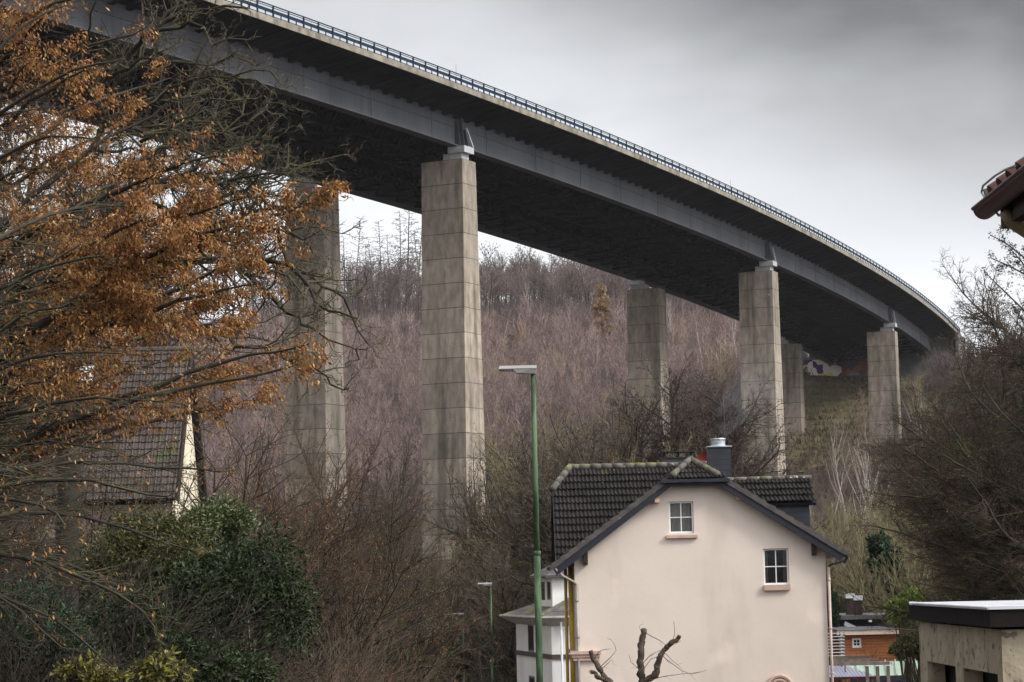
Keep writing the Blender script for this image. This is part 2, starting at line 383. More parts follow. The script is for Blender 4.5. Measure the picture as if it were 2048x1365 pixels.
def wall_holes(mb, poly, holes, to3, inn):
    """flat wall with real openings; reveals go inwards by the vector inn"""
    loops = [[Vector((x, z, 0)) for x, z in poly]] + [[Vector((x, z, 0)) for x, z in h] for h in holes]
    flat = [p for l in loops for p in l]
    for t in tessellate_polygon(loops): mb.poly([to3(flat[i].x, flat[i].y) for i in t])
    for h in holes:
        for i in range(len(h)):
            a, b_ = to3(*h[i]), to3(*h[(i + 1) % len(h)])
            mb.poly((a, b_, b_ + inn, a + inn))
def inside(poly, x, y):
    c = False; n = len(poly)
    for i in range(n):
        x1, y1 = poly[i]; x2, y2 = poly[(i + 1) % n]
        if (y1 > y) != (y2 > y) and x < (x2 - x1) * (y - y1) / (y2 - y1) + x1: c = not c
    return c
def tiles(mb, O, U, V, poly, tw=.30, th=.335, hgt=.045, lift=.03, seed=1, sub=6):
    """interlocking clay tiles laid in courses over the polygon (in metres along U and up V)"""
    rng = random.Random(seed); O, U, V = Vector(O), Vector(U).normalized(), Vector(V).normalized(); W = U.cross(V).normalized()
    us = [p[0] for p in poly]; vs = [p[1] for p in poly]
    for j in range(int(math.floor(min(vs) / th)), int(math.ceil(max(vs) / th)) + 1):
        for i in range(int(math.floor(min(us) / tw)), int(math.ceil(max(us) / tw)) + 1):
            if not inside(poly, (i + .5) * tw, (j + .5) * th): continue
            dz = rng.uniform(0, .008); du = rng.uniform(-.004, .004); dv = rng.uniform(-.012, .012); b0 = len(mb.v)
            for k_ in range(sub + 1):
                t = k_ / sub; u = (i + t * 1.02) * tw + du
                h = hgt * (.5 - .5 * math.cos(4 * math.pi * t)) ** 1.5 if sub == 8 else hgt * (math.exp(-((t - .78) / .16) ** 2) + .25 * math.exp(-((t - .22) / .12) ** 2))
                lo = O + U * u + V * (j * th - .03 + dv); hi = O + U * u + V * ((j + 1) * th)
                mb.v += [tuple(lo + W * (h + lift + dz - .035)), tuple(lo + W * (h + lift + dz)), tuple(hi + W * (h + dz * .3))]
            for k_ in range(sub):
                a = b0 + 3 * k_
                mb.f += [(a, a + 3, a + 4, a + 1), (a + 1, a + 4, a + 5, a + 2)]
def caps(mb, p, q, r=.11, step=.38):
    """a row of overlapping half-round ridge tiles from p to q"""
    p, q = Vector(p), Vector(q); n = max(1, round((q - p).length / step))
    for i in range(n):
        a = p.lerp(q, i / n); b_ = p.lerp(q, (i + 1.08) / n)
        mb.tube([a, b_], [r * 1.08, r * .92], 10)

# ------------------------------------------------------------------ terrain
_yk = [-80, 0, 90, 150, 230, 280, 330, 400, 470, 560, 650, 720, 800, 1300]
_zk = [1.5, -1.65, -6.6, -10.5, -12.5, -11, 0, 17, 37.0, 57, 72, 76, 74, 70]
def hgt(x, y):
    x = np.asarray(x, float); y = np.asarray(y, float)
    z = np.interp(y, _yk, _zk)
    sm = lambda t: np.clip(t, 0, 1) ** 2 * (3 - 2 * np.clip(t, 0, 1))
    z = z + sm((-x - 5) / 30) * 7 * (1 - sm((y - 150) / 100))                       # bank on the left of the road
    z = z + sm((x - 64) / 45) * 24 * sm((y - 190) / 120) * (1 - sm((y - 390) / 100))   # spur on the right
    z = z + sm((x - 10) / 60) * 4 * sm((y - 560) / 60)
    z = z - sm((-x - 50) / 120) * 14 * sm((y - 420) / 150)                           # ridge falls away on the left
    cap = 45 + .01 * (y - 460); s_ = sm((x - 70 - (y - 460) * .06) / 30) * sm((y - 430) / 60); z = z * (1 - s_) + np.minimum(z, cap) * s_
    z = z + 1.0 * np.sin(x * .061 + 1.3) * np.sin(y * .047) * sm((np.abs(x) + y - 110) / 60)
    return z
def gz(x, y): return float(hgt(x, y))
gx, gy = np.meshgrid(np.arange(-700, 741, 10.), np.arange(-80, 1301, 7.5))
gzv = hgt(gx, gy)
V = np.stack((gx, gy, gzv), -1).reshape(-1, 3); nx = gx.shape[1]; ny = gx.shape[0]
ii = (np.arange(ny - 1)[:, None] * nx + np.arange(nx - 1)[None]).ravel()
ground = link('ground', np_mesh('ground', V, np.stack((ii, ii + 1, ii + nx + 1, ii + nx), -1), m='leaf_litter', smooth=True))
tag(ground, 'brown leaf covered valley ground', kind='structure')
ry = np.arange(-60, 200, 6.); rc = -1.5 - ry * .012 + 0.0 * ry
V = np.concatenate([np.stack((rc + o, ry, hgt(rc + o, ry) + .05), -1) for o in (-3.2, 3.2)]); n = len(ry); i = np.arange(n - 1)
road = link('road', np_mesh('road', V, np.stack((i, i + n, i + n + 1, i + 1), -1), m='asphalt', smooth=True))
tag(road, 'narrow asphalt road dropping into the valley', kind='structure')

# ------------------------------------------------------------------ viaduct
Hd = lambda Y: 49.2 - .0125 * (Y - 250)          # underside of the deck edge above eye level
ep = []
for px, py in ((500, 28), (740, 118), (980, 209), (1200, 287), (1481, 404), (1640, 481), (1727, 532), (1815, 589), (1859, 620), (1903, 653)):
    d = A(px, py, 1.0); Y = (49.2 + .0125 * 250) / (d.z + .0125); ep.append((d.x * Y, Y))
ep = np.array(ep); cf = np.polyfit((ep[:, 1] - 300) / 100, ep[:, 0], 3)
def axis(Y, o=0.0):
    """plan point at the offset o (metres towards the viewer's side) from the near girder, at axis ordinate Y"""
    t = (Y - 300) / 100; x = np.polyval(cf, t); dx = np.polyval(np.polyder(cf), t) / 100
    L = math.hypot(dx, 1); nxv, nyv = 1 / L, -dx / L
    return Vector((x + nxv * (o - 5.0), Y + nyv * (o - 5.0), 0)), Vector((dx / L, 1 / L, 0)), Vector((nxv, nyv, 0))
CF = .075                                        # crossfall
def bp(Y, o, dz):
    p, _, _ = axis(Y, o); p.z = Hd(Y) + dz + CF * min(0, o); return p
ys = [110.0]
while ys[-1] < 478:
    p, t, _ = axis(ys[-1]); ys.append(ys[-1] + 2.4 * t.y)
via = thing('viaduct', (*axis(300)[0].xy, gz(*axis(300)[0].xy)), 'long curved motorway viaduct on tall concrete piers across the valley', 'viaduct')
def sweep(name, prof, m, y=ys, smooth=False):
    mb = MB()
    n = len(prof)
    for Y in y:
        for o, dz in prof: mb.v.append(tuple(bp(Y, o, dz)))
    for i in range(len(y) - 1):
        for k_ in range(n):
            a, b_ = i * n + k_, i * n + (k_ + 1) % n
            mb.f.append((a, a + n, b_ + n, b_))
    mb.f.append(tuple(range(n))); mb.f.append(tuple(range(len(mb.v) - 1, len(mb.v) - n - 1, -1)))
    return mb.build(name, m, via, smooth)
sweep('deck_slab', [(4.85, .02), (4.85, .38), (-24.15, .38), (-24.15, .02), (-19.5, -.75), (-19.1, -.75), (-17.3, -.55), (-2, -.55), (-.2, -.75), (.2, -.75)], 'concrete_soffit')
for o0, o1 in ((4.853, 5.15), (-24.45, -24.153)):
    sweep('edge_beam', [(o0, 0), (o1, -.06), (o1, .52), (o0, .52)], 'concrete_edge')
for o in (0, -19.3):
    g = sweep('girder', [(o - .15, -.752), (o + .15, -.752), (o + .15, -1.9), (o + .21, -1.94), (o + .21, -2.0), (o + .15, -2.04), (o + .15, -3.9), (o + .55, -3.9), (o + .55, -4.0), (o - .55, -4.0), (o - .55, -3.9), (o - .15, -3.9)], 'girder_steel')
mb = MB()                                        # upright splice plates on the webs
for i, Y in enumerate(ys[::5]):
    for o, s in ((0.17, 1), (-19.47, -1)):
        p0, p1 = bp(Y, o, -3.85), bp(Y, o, -.85); _, t, _ = axis(Y)
        mb.hull8([q + t * a * .09 + Vector((0, 0, 0)) + axis(Y)[2] * b_ for q in (p0, p1) for a, b_ in ((-1, -.02), (1, -.02), (1, .03), (-1, .03))])
mb.build('splice_plate', 'girder_steel', via)['kind'] = 'stuff'
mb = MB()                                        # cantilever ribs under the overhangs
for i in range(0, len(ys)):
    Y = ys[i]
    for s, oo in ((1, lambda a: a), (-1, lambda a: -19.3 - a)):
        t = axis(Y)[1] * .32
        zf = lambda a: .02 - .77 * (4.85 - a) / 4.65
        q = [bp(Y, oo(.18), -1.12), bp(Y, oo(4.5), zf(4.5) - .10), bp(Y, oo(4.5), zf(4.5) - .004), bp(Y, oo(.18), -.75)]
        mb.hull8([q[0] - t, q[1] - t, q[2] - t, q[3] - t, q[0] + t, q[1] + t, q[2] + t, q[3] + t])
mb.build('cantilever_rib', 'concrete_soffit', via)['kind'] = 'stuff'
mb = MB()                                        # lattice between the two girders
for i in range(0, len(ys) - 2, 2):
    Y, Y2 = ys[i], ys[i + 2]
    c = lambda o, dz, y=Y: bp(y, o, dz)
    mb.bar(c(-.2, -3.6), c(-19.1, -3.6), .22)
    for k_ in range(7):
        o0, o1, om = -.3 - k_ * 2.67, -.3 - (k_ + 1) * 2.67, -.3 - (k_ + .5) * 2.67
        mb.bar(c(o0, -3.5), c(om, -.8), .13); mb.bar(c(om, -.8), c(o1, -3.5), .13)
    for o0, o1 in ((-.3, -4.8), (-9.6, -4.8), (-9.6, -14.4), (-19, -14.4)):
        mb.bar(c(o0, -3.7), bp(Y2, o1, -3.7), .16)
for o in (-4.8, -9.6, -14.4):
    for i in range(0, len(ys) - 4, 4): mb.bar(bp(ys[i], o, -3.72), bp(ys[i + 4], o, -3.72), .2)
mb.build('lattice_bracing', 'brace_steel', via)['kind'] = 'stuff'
for o in (5.0, -24.3):                           # railing with guard rail
    mb = MB()
    for i, Y in enumerate(ys):
        if i % 1 == 0: mb.bar(bp(Y, o, .5), bp(Y, o, 1.62), .17, .10, axis(Y)[2])
        if i + 1 < len(ys):
            Y2 = ys[i + 1]; Ym = (Y + Y2) / 2
            mb.bar(bp(Ym, o, .5), bp(Ym, o, .95), .10)
            mb.bar(bp(Y, o, 1.62), bp(Y2, o, 1.62), .10, .08); mb.bar(bp(Y, o, 1.44), bp(Y2, o, 1.44), .06, .05)
            mb.bar(bp(Y, o - .08, 1.12), bp(Y2, o - .08, 1.12), .06, .30); mb.bar(bp(Y, o, .64), bp(Y2, o, .64), .06, .05)
    mb.build('railing', 'railing_paint', via)
for px, py in ((921, 183), (1478, 403)):
    d = A(px, py, 1.0); Y = (49.2 + .0125 * 250) / (d.z + .0125)
    MB().bar(bp(Y, 4.3, .4), bp(Y, 4.3, 2.9), .09).build('marker_post', 'galvanised', via)
# piers
def find_Y(px, o):
    lo, hi = 150., 470.
    for _ in range(40):
        m_ = (lo + hi) / 2; p = axis(m_, o)[0]
        if 1024 + p.x / p.y * F < px: lo = m_
        else: hi = m_
    return lo
PIER_Y = [find_Y(903, -1.2), find_Y(1523, -1.2), find_Y(1768, -1.2)]
PIER_Y = [PIER_Y[0] - 88] + PIER_Y
LIFT = 2.6
for pi, Y in enumerate(PIER_Y):
    for side, o in ((0, -1.2), (1, -18.1)):
        c, t, nrm = axis(Y, o); top = Hd(Y) - 5.35 + CF * min(0, o) + (0 if side == 0 else -.1)
        zb = gz(c.x, c.y) - 1.5
        top_t, w2 = 1.45, 2.45
        n = int((top - zb) / LIFT) + 1
        V, Q = [], []
        # horizontal rings at the lifts so that the taper is true; origin at pier top so that joints count from there
        for k_ in range(n + 1):
            z = top - k_ * LIFT; a = top_t + .02 * (top - z)
            for su, sv in ((-1, -1), (1, -1), (1, 1), (-1, 1)):
                q = c + t * a * su + nrm * (w2 + .004 * (top - z)) * sv
                V.append((q.x - c.x, q.y - c.y, z - top))
        for k_ in range(n):
            for e in range(4): Q.append((k_ * 4 + e, (k_ + 1) * 4 + e, (k_ + 1) * 4 + (e + 1) % 4, k_ * 4 + (e + 1) % 4))
        Q.append((0, 1, 2, 3))
        po = bpy.data.objects.new('pier', np_mesh('pier', V, Q, m='concrete_pier')); COL.objects.link(po)
        po.parent = via; po.location = Vector((c.x, c.y, top)) - ORG[via]
        # bearing block, plate and stiffeners
        og = 0 if side == 0 else -19.3
        out = 1 if side == 0 else -1
        g = axis(Y, og)[0]; zt = Hd(Y) - 4.0 + CF * og
        b_ = MB()
        blk = lambda cx, hw, ht_, z0, z1: b_.hull8([cx + t * su * hw + nrm * sv * ht_ + Vector((0, 0, z)) for z in (z0, z1) for su, sv in ((-1, -1), (1, -1), (1, 1), (-1, 1))])
        g0 = Vector((g.x, g.y, 0)) + nrm * .2 * out
        blk(g0 - nrm * .5 * out, .8, 1.1, top + .002, top + .75)
        b_.build('bearing_block', 'bearing_concrete', via)
        b_ = MB(); blk(g0 + nrm * .1 * out, 1.05, 1.0, top + .755, zt - .004); b_.build('bearing_plate', 'galvanised', via)
        b_ = MB()
        for du, hh in ((-.9, 2.6), (0, 3.15), (.9, 1.9)):
            q = g0 + t * du - nrm * .05 * out
            e = nrm * .62 * out; tt = t * .05
            z0 = zt + .105
            b_.hull8([q - tt + Vector((0, 0, z0)), q + tt + Vector((0, 0, z0)), q + tt + e + Vector((0, 0, z0)), q - tt + e + Vector((0, 0, z0)),
                      q - tt + Vector((0, 0, z0 + hh)), q + tt + Vector((0, 0, z0 + hh)), q + tt + e * .45 + Vector((0, 0, z0 + hh)), q - tt + e * .45 + Vector((0, 0, z0 + hh))])
        b_.build('stiffener', 'girder_steel', via)
        q = g0 + nrm * .75 * out
        MB().bar(q + t * .1 + Vector((0, 0, zt + 2.0)), q + t * 1.5 + Vector((0, 0, zt + .15)), .16).build('strut', 'galvanised', via)
# abutment with its painted front
YA = 470.0
c, t, nrm = axis(YA, -8.5)
ab = MB(); zA = Hd(YA)
def ablk(mb, o0, o1, y0, y1, z0, z1):
    mb.hull8([Vector((*(axis(YA, o)[0] + t * y).xy, z)) for z in (z0, z1) for o, y in ((o0, y0), (o1, y0), (o1, y1), (o0, y1))])
ablk(ab, -25.6, 5.0, 0, 3, 30, 43.3 - .7); ablk(ab, -24.2, 4.5, 2.0, 5, 42.6, zA - .9)
ablk(ab, -26.2, -25.602, -.4, 14, 30, zA + .3); ablk(ab, 5.002, 5.5, -.4, 14, 30, zA - .2)
ab = ab.build('abutment', 'abutment_concrete', via)
gmb = MB(); ablk(gmb, -25.4, -17.5, -.02, -.004, 38.8, 42.2); gmb.build('spray_painting', 'spray_purple', ab)
gmb = MB(); ablk(gmb, -17.48, -6, -.02, -.004, 38.8, 41.9); gmb.build('spray_painting', 'spray_orange', ab)
# ------------------------------------------------------------------ cream house with the tiled roof
def px_(x, y, Y): return A(x, y, Y)
Y0 = 80.0
gbase = gz(6, 84)
hs = thing('cream_house', (6.1, 84, gbase), 'cream rendered gable house with dark tiled roof and slate chimney in front of the viaduct', 'house')
xL, xR = A(1151, 1240, Y0).x, A(1655, 1240, Y0).x
eL, hL, hR, eR = A(1106, 1131, 79.55), A(1340, 955, 79.55), A(1440, 951, 79.55), A(1697, 1107, 79.55)
zH = (hL.z + hR.z) / 2; hL.z = hR.z = zH
sL, sR = (hL.z - eL.z) / (hL.x - eL.x), (hR.z - eR.z) / (hR.x - eR.x)
xA = (eR.z - eL.z + sL * eL.x - sR * eR.x) / (sL - sR); zA_ = eL.z + sL * (xA - eL.x)      # ridge of the front wing
zl = lambda x: eL.z + sL * (x - eL.x); zr = lambda x: eR.z + sR * (x - eR.x)
T = .30                                          # depth of roof build-up below the tile line
xc = lambda z, s_, e: e.x + (z - e.z) / s_
zW = zH - .12
poly = [(xL, gbase - 1), (xR, gbase - 1), (xR, zr(xR) - T), (xc(zW + T, sR, eR), zW), (xc(zW + T, sL, eL), zW), (xL, zl(xL) - T)]
def rect(x0, y0, x1, y1, Y):
    a, b_ = A(x0, y0, Y), A(x1, y1, Y); return a.x, b_.x, b_.z, a.z
W1, W2 = rect(1337, 1004, 1388, 1067, Y0), rect(1526, 1098, 1579, 1170, Y0)
holes = [[(a, c_), (b_, c_), (b_, d_), (a, d_)] for a, b_, c_, d_ in (W1, W2)]
mb = MB(); wall_holes(mb, poly, holes, lambda x, z: Vector((x, Y0, z)), Vector((0, .16, 0)))
yB = 88.6
mb.poly([(xL, Y0, gbase - 1), (xL, Y0, zl(xL) - T), (xL, yB, zl(xL) - T), (xL, yB, gbase - 1)])
mb.poly([(xR, Y0, gbase - 1), (xR, yB, gbase - 1), (xR, yB, zr(xR) - T), (xR, Y0, zr(xR) - T)])
mb.poly([(xL, yB, gbase - 1), (xL, yB, zl(xL) - T), (xA, yB, zA_ - T), (xR, yB, zr(xR) - T), (xR, yB, gbase - 1)])
wallo = mb.build('wall', 'cream_render', hs)
def window(parent, r, Y, depth=.1, fw=.055, split=(1, 1), m='white_frame', curtain='full', sillm=None, sill_drop=0.0, sill_over=.1, sill_h=.1):
    x0, x1, z0, z1 = r; y = Y + depth
    f = MB(); g_ = .006
    f.box(x0 + g_, x0 + fw, y, y + .06, z0 + g_, z1 - g_); f.box(x1 - fw, x1 - g_, y, y + .06, z0 + g_, z1 - g_)
    f.box(x0 + fw + .001, x1 - fw - .001, y, y + .06, z0 + g_, z0 + fw * 1.3); f.box(x0 + fw + .001, x1 - fw - .001, y, y + .06, z1 - fw, z1 - g_)
    xm, zm = (x0 + x1) / 2, (z0 + z1) / 2 + .01
    bw = .016
    if split[0]: f.box(xm - bw, xm + bw, y + .008, y + .052, z0 + fw * 1.3 + .001, z1 - fw - .001)
    if split[1]:
        f.box(x0 + fw + .001, xm - bw - .001, y + .01, y + .05, zm - bw, zm + bw); f.box(xm + bw + .001, x1 - fw - .001, y + .01, y + .05, zm - bw, zm + bw)
    wn = f.build('window', m, parent)
    MB().box(x0 + .02, x1 - .02, y + .025, y + .035, z0 + .02, z1 - .02).build('pane', 'window_glass', wn)
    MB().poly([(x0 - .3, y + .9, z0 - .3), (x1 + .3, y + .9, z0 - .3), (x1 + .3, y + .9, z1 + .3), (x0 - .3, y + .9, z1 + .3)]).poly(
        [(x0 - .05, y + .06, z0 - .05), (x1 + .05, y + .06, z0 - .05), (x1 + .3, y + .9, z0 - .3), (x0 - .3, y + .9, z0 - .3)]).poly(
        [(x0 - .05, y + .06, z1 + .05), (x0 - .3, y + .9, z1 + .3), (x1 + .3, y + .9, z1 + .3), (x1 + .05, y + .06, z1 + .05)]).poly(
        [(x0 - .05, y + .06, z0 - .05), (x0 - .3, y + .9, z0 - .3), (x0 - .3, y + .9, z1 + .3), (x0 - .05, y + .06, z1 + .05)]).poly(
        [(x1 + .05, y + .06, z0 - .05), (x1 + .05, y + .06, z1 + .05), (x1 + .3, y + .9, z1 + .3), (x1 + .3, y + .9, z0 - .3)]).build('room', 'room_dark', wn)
    if curtain:
        c_ = MB(); n = 28; segs = [(x0 + .05, x1 - .05)] if curtain == 'full' else [(x0 + .03, x0 + (x1 - x0) * .2), (x1 - (x1 - x0) * .2, x1 - .03)]
        for a, b_ in segs:
            P_ = [(a + (b_ - a) * i / n, y + .14 + .022 * math.sin(i * 2.1) + .012 * math.sin(i * .9)) for i in range(n + 1)]
            for p, q in zip(P_, P_[1:]): c_.poly([(*p, z0 + .03), (*q, z0 + .03), (*q, z1 - .04), (*p, z1 - .04)])
        c_.build('curtain', 'curtain', wn)
    if sillm:
        MB().box(x0 - sill_over, x1 + sill_over, Y - .13, Y - .003, z0 - sill_drop - sill_h, z0 - sill_drop).build('sill', sillm, wn)
    return wn
a_ = window(hs, W1, Y0, .09, sillm='pink_stone', sill_drop=.05, sill_over=.11, sill_h=.10)
a_['label'] = 'upper gable window with grey curtains'
b_ = window(hs, W2, Y0, .09, curtain='sides', sillm='pink_stone', sill_drop=.0, sill_over=.015, sill_h=.17)
b_['label'] = 'lower window under the right roof slope'
rng = random.Random(4); mbp = MB()               # house plant inside the lower window
for i in range(60):
    x = rng.uniform(W2[0] + .25, W2[1] - .1); z = rng.uniform(W2[2] + .1, W2[3] - .25); y = Y0 + .32 + rng.uniform(0, .2); s_ = rng.uniform(.03, .07)
    d = Vector((rng.gauss(0, 1), rng.gauss(0, .5), rng.gauss(0, 1))).normalized() * s_; e = Vector((d.z, .02, -d.x)) * .45; c_ = Vector((x, y, z))
    mbp.poly([c_ - d, c_ + e, c_ + d, c_ - e])
mbp.build('plant_foliage', 'laurel_leaf', b_)

# roof: slabs with tiles, front wing first
rf = MB()
yF, yR = 79.6, 87.5
def slab(mb, pts, th=.10):
    pts = [Vector(p) for p in pts]; n_ = (pts[1] - pts[0]).cross(pts[2] - pts[0]).normalized()
    if n_.z < 0: n_ = -n_
    mb.prism([p - n_ * .035 for p in pts], -n_ * th)
apex = Vector((xA, yF + 1.0, zA_))
L1 = [(eL.x, yF, eL.z), (hL.x, yF, zl(hL.x)), apex, (xA, yR, zA_), (eL.x, yR, eL.z)]
R1 = [(eR.x, yF, eR.z), (eR.x, yR, eR.z), (xA, yR, zA_), apex, (hR.x, yF, zr(hR.x))]
slab(rf, L1); slab(rf, R1); slab(rf, [(hL.x - .12, yF - .12, zH - .08), (hR.x + .12, yF - .12, zH - .08), apex])
# main roof behind, half hipped at its end
zE, yE = A(1112, 1127, 79.95).z, 80.24
P0, P1 = A(1111, 1127, 79.98), A(1140, 938, 85.0)
yM, zM = 85.0, P1.z; sm_ = (zM - zE) / (yM - yE)
xm0 = A(1110, 1060, 81.5).x; xm1 = A(1446, 940, 85).x
V_ = Vector((0, yM - yE, zM - zE)); lv = V_.length
vh = lv * .76; xr0 = P1.x
slab(rf, [(xm0, yE, zE), (xm1, yE, zE), (xm1, yM, zM), (xr0, yM, zM), (xm0, yE + (yM - yE) * vh / lv, zE + (zM - zE) * vh / lv)])
slab(rf, [(xm0, 90, zE), (xm0, 90 - (yM - yE) * vh / lv, zE + (zM - zE) * vh / lv), (xr0, yM, zM), (xm1, yM, zM), (xm1, 90, zE)])
slab(rf, [(xm0, yE + (yM - yE) * vh / lv, zE + (zM - zE) * vh / lv), (xr0, yM, zM), (xm0, 90 - (yM - yE) * vh / lv, zE + (zM - zE) * vh / lv)])
roof = rf.build('roof', 'barge_board', hs)
mb = MB(); U_ = (1, 0, 0)
tiles(mb, (xm0, yE, zE), U_, V_, [(0, 0), (xm1 - xm0, 0), (xm1 - xm0, lv), (xr0 - xm0, lv), (0, vh)], tw=.275, th=.44, seed=2, sub=8, hgt=.065, lift=.075)
tiles(mb, (hL.x - .1, yF - .1, zH - .07), U_, Vector((0, 1.1, zA_ - zH + .07)), [(-.1, 0), (hR.x - hL.x + .3, 0), ((hR.x - hL.x) / 2 + .2, 1.35), ((hR.x - hL.x) / 2, 1.35)], tw=.275, th=.36, seed=3, sub=8, hgt=.055, lift=.045)
VL, VR = Vector((xA - eL.x, 0, zA_ - eL.z)), Vector((xA - eR.x, 0, zA_ - eR.z))
tiles(mb, (eL.x, yR, eL.z), (0, -1, 0), VL, [(0, 0), (yR - yF - .2, 0), (yR - yF - .2, VL.length * .83), (yR - yF - 1, VL.length), (0, VL.length)], seed=5)
tiles(mb, (eR.x, yF, eR.z), (0, 1, 0), VR, [(.2, 0), (yR - yF, 0), (yR - yF, VR.length), (1, VR.length), (.2, VR.length * .83)], seed=6)
mb.build('roof_tiles', 'roof_tile', roof)
mb = MB()
for a, q in ((eL, Vector((hL.x, yF, zl(hL.x)))), (eR, Vector((hR.x, yF, zr(hR.x))))):
    mb = MB(); a = Vector((a.x, yF, a.z)); d = q - a; n = round(d.length / .345); u = d.normalized(); wv = Vector((-u.z, 0, u.x)) * (1 if u.x > 0 else -1)
    for i in range(n):
        p0, p1 = a + d * (i / n), a + d * ((i + 1.03) / n)
        lo, hi = .085, .03
        mb.hull8([p0 - wv * .10 + Vector((0, -.05, 0)), p1 - wv * .115 + Vector((0, -.045, 0)), p1 - wv * .115 + Vector((0, .2, 0)), p0 - wv * .10 + Vector((0, .2, 0)),
                  p0 + wv * lo + Vector((0, -.05, 0)), p1 + wv * hi + Vector((0, -.045, 0)), p1 + wv * hi + Vector((0, .2, 0)), p0 + wv * lo + Vector((0, .2, 0))])
    mb.build('verge_tiles', 'verge_tile', roof)
mb = MB()
caps(mb, (xr0 - .05, yM, zM + .05), (xm1, yM, zM + .05), .115, .40)
caps(mb, (xm0 - .02, yE + (yM - yE) * vh / lv - .05, zE + (zM - zE) * vh / lv + .03), (xr0, yM, zM + .07), .13, .45)
caps(mb, (hL.x + .06, yF - .08, zH + .04), (xA, yF + 1, zA_ + .06), .105, .42); caps(mb, (hR.x - .06, yF - .08, zH + .04), (xA, yF + 1, zA_ + .06), .105, .42)
caps(mb, (xA, yF + .95, zA_ + .06), (xA, yR, zA_ + .04), .11, .40)
mb.build('ridge_tiles', 'ridge_tile', roof, True)
mb = MB()                                        # barge boards, hip board, soffit
for a, q, s_ in ((eL, hL, 1), (eR, hR, -1)):
    a, q = Vector((a.x, yF - .01, a.z)), Vector((q.x, yF - .01, zH)); dn = Vector((0, 0, -1))
    mb.prism([a + dn * .125, q + dn * .125, q + dn * .34, a + dn * .34 + Vector((s_ * .12, 0, 0))], (0, .05, 0))
    mb.prism([a + dn * .30 + Vector((s_ * .1, .052, 0)), q + dn * .28 + Vector((0, .052, 0)), q + dn * .31 + Vector((0, .052, 0)), a + dn * .33 + Vector((s_ * .1, .052, 0))], (0, Y0 - yF - .05, 0))
mb.box(hL.x - .32, hR.x + .30, yF - .20, yF - .06, zH - .20, zH - .09)
mb.box(hL.x - .02, hR.x + .02, yF - .055, Y0 - .004, zH - .30, zH - .205)
# verge of the main roof end
mb.prism([(xm0 - .03, yE - .02, zE - .22), (xm0 - .03, yE - .02, zE + .02), (xm0 - .03, yE + (yM - yE) * vh / lv, zE + (zM - zE) * vh / lv + .02), (xm0 - .03, yE + (yM - yE) * vh / lv, zE + (zM - zE) * vh / lv - .2)], (.05, 0, 0))
mb.build('barge_board', 'barge_board', roof)
for x, y0_, y1_, s_ in ((1171, 1096, 1130, 1), (1628, 1074, 1111, -1)):
    p, q = A(x, y0_, 79.75), A(x, y1_, 79.9)
    m_ = MB().box(p.x - .07, p.x + .07, 79.72, Y0 - .002, q.z, p.z + .15); m_.box(p.x - .045, p.x + .045, 79.70, 79.718, q.z + .06, q.z + .10)
    m_.build('bracket', 'dark_wood', hs)
for x, y in ((1314, 1002), (1478, 996)):
    p = A(x, y, 79.7); MB().box(p.x - .075, p.x + .075, 79.66, Y0 - .002, p.z - .055, p.z + .075).build('purlin_end', 'light_wood', hs)
# side dormer with slate cheeks
d0, d1 = A(1432, 964, 83.2), A(1619, 957, 83.2); zR = (d0.z + d1.z) / 2; e1 = A(1628, 1004, 82.0)
xd0, xd1, zEd = xA + .3, d1.x, e1.z
dm = MB(); dm.box(xd0, xd1 - .16, 82.15, 85.2, gbase + 6, zEd - .03)
dm.poly([(xd1 - .16, 82.15, zEd - .03), (xd1 - .16, 84.4, zEd - .03), (xd1 - .16, 83.2, zR - .1)])
dorm = dm.build('dormer', 'slate', hs)
mb = MB(); VD = Vector((0, 83.2 - 81.95, zR - zEd))
slab(mb, [(xd0, 81.95, zEd), (xd1 + .05, 81.95, zEd), (xd1, 83.2, zR), (xd0, 83.2, zR)]); slab(mb, [(xd0, 84.6, zEd), (xd1 + .05, 84.6, zEd), (xd1, 83.2, zR), (xd0, 83.2, zR)])
mb.build('dormer_roof', 'barge_board', dorm)
mb = MB(); tiles(mb, (xd0, 81.95, zEd), U_, VD, [(0, 0), (xd1 - xd0 + .1, 0), (xd1 - xd0 + .02, VD.length), (0, VD.length)], tw=.285, th=.40, seed=9, sub=8, hgt=.065, lift=.075)
mb.build('dormer_tiles', 'roof_tile', dorm)
mb = MB(); caps(mb, (xd0 + .5, 83.2, zR + .02), (xd1 + .04, 83.2, zR + .05), .095, .42); mb.build('dormer_ridge', 'ridge_tile', dorm, True)
# chimneys
def chimney(x0, x1, y0, y1, Y, dep, m='slate'):
    p, q = A(x0, y1, Y), A(x1, y0, Y); return MB().box(p.x, q.x, Y, Y + dep, p.z, q.z), p, q
cb, p, q = chimney(1419, 1461, 894, 990, 83.4, .75)
ch = cb.build('chimney', 'slate', roof); ch['label'] = 'tall slate clad chimney with a round steel cap'
MB().box(p.x - .03, q.x + .05, 83.36, 84.19, q.z + .002, q.z + .035).build('chimney_plate', 'barge_board', ch) if False else None
m_ = MB(); cx, cy = (p.x + q.x) / 2 + .0, 83.78
m_.box(p.x - .04, q.x + .05, 83.34, 84.2, q.z + .003, q.z + .04)
m_.tube([(cx, cy, q.z + .04), (cx, cy, q.z + .10), (cx, cy, q.z + .22), (cx, cy, q.z + .285)], [.29, .235, .24, .255], 20)
m_.tube([(cx, cy, q.z + .286), (cx, cy, q.z + .315)], [.275, .265], 20)
m_.build('chimney_cap', 'steel_cap', roof, False)
cb, p, q = chimney(1327, 1388, 916, 960, 86.6, .6)
c2 = cb.build('chimney', 'slate', roof); c2['label'] = 'low wide chimney under a flat raised cover plate'
m_ = MB(); m_.box(p.x - .03, q.x + .03, 86.57, 87.23, q.z + .003, q.z + .04)
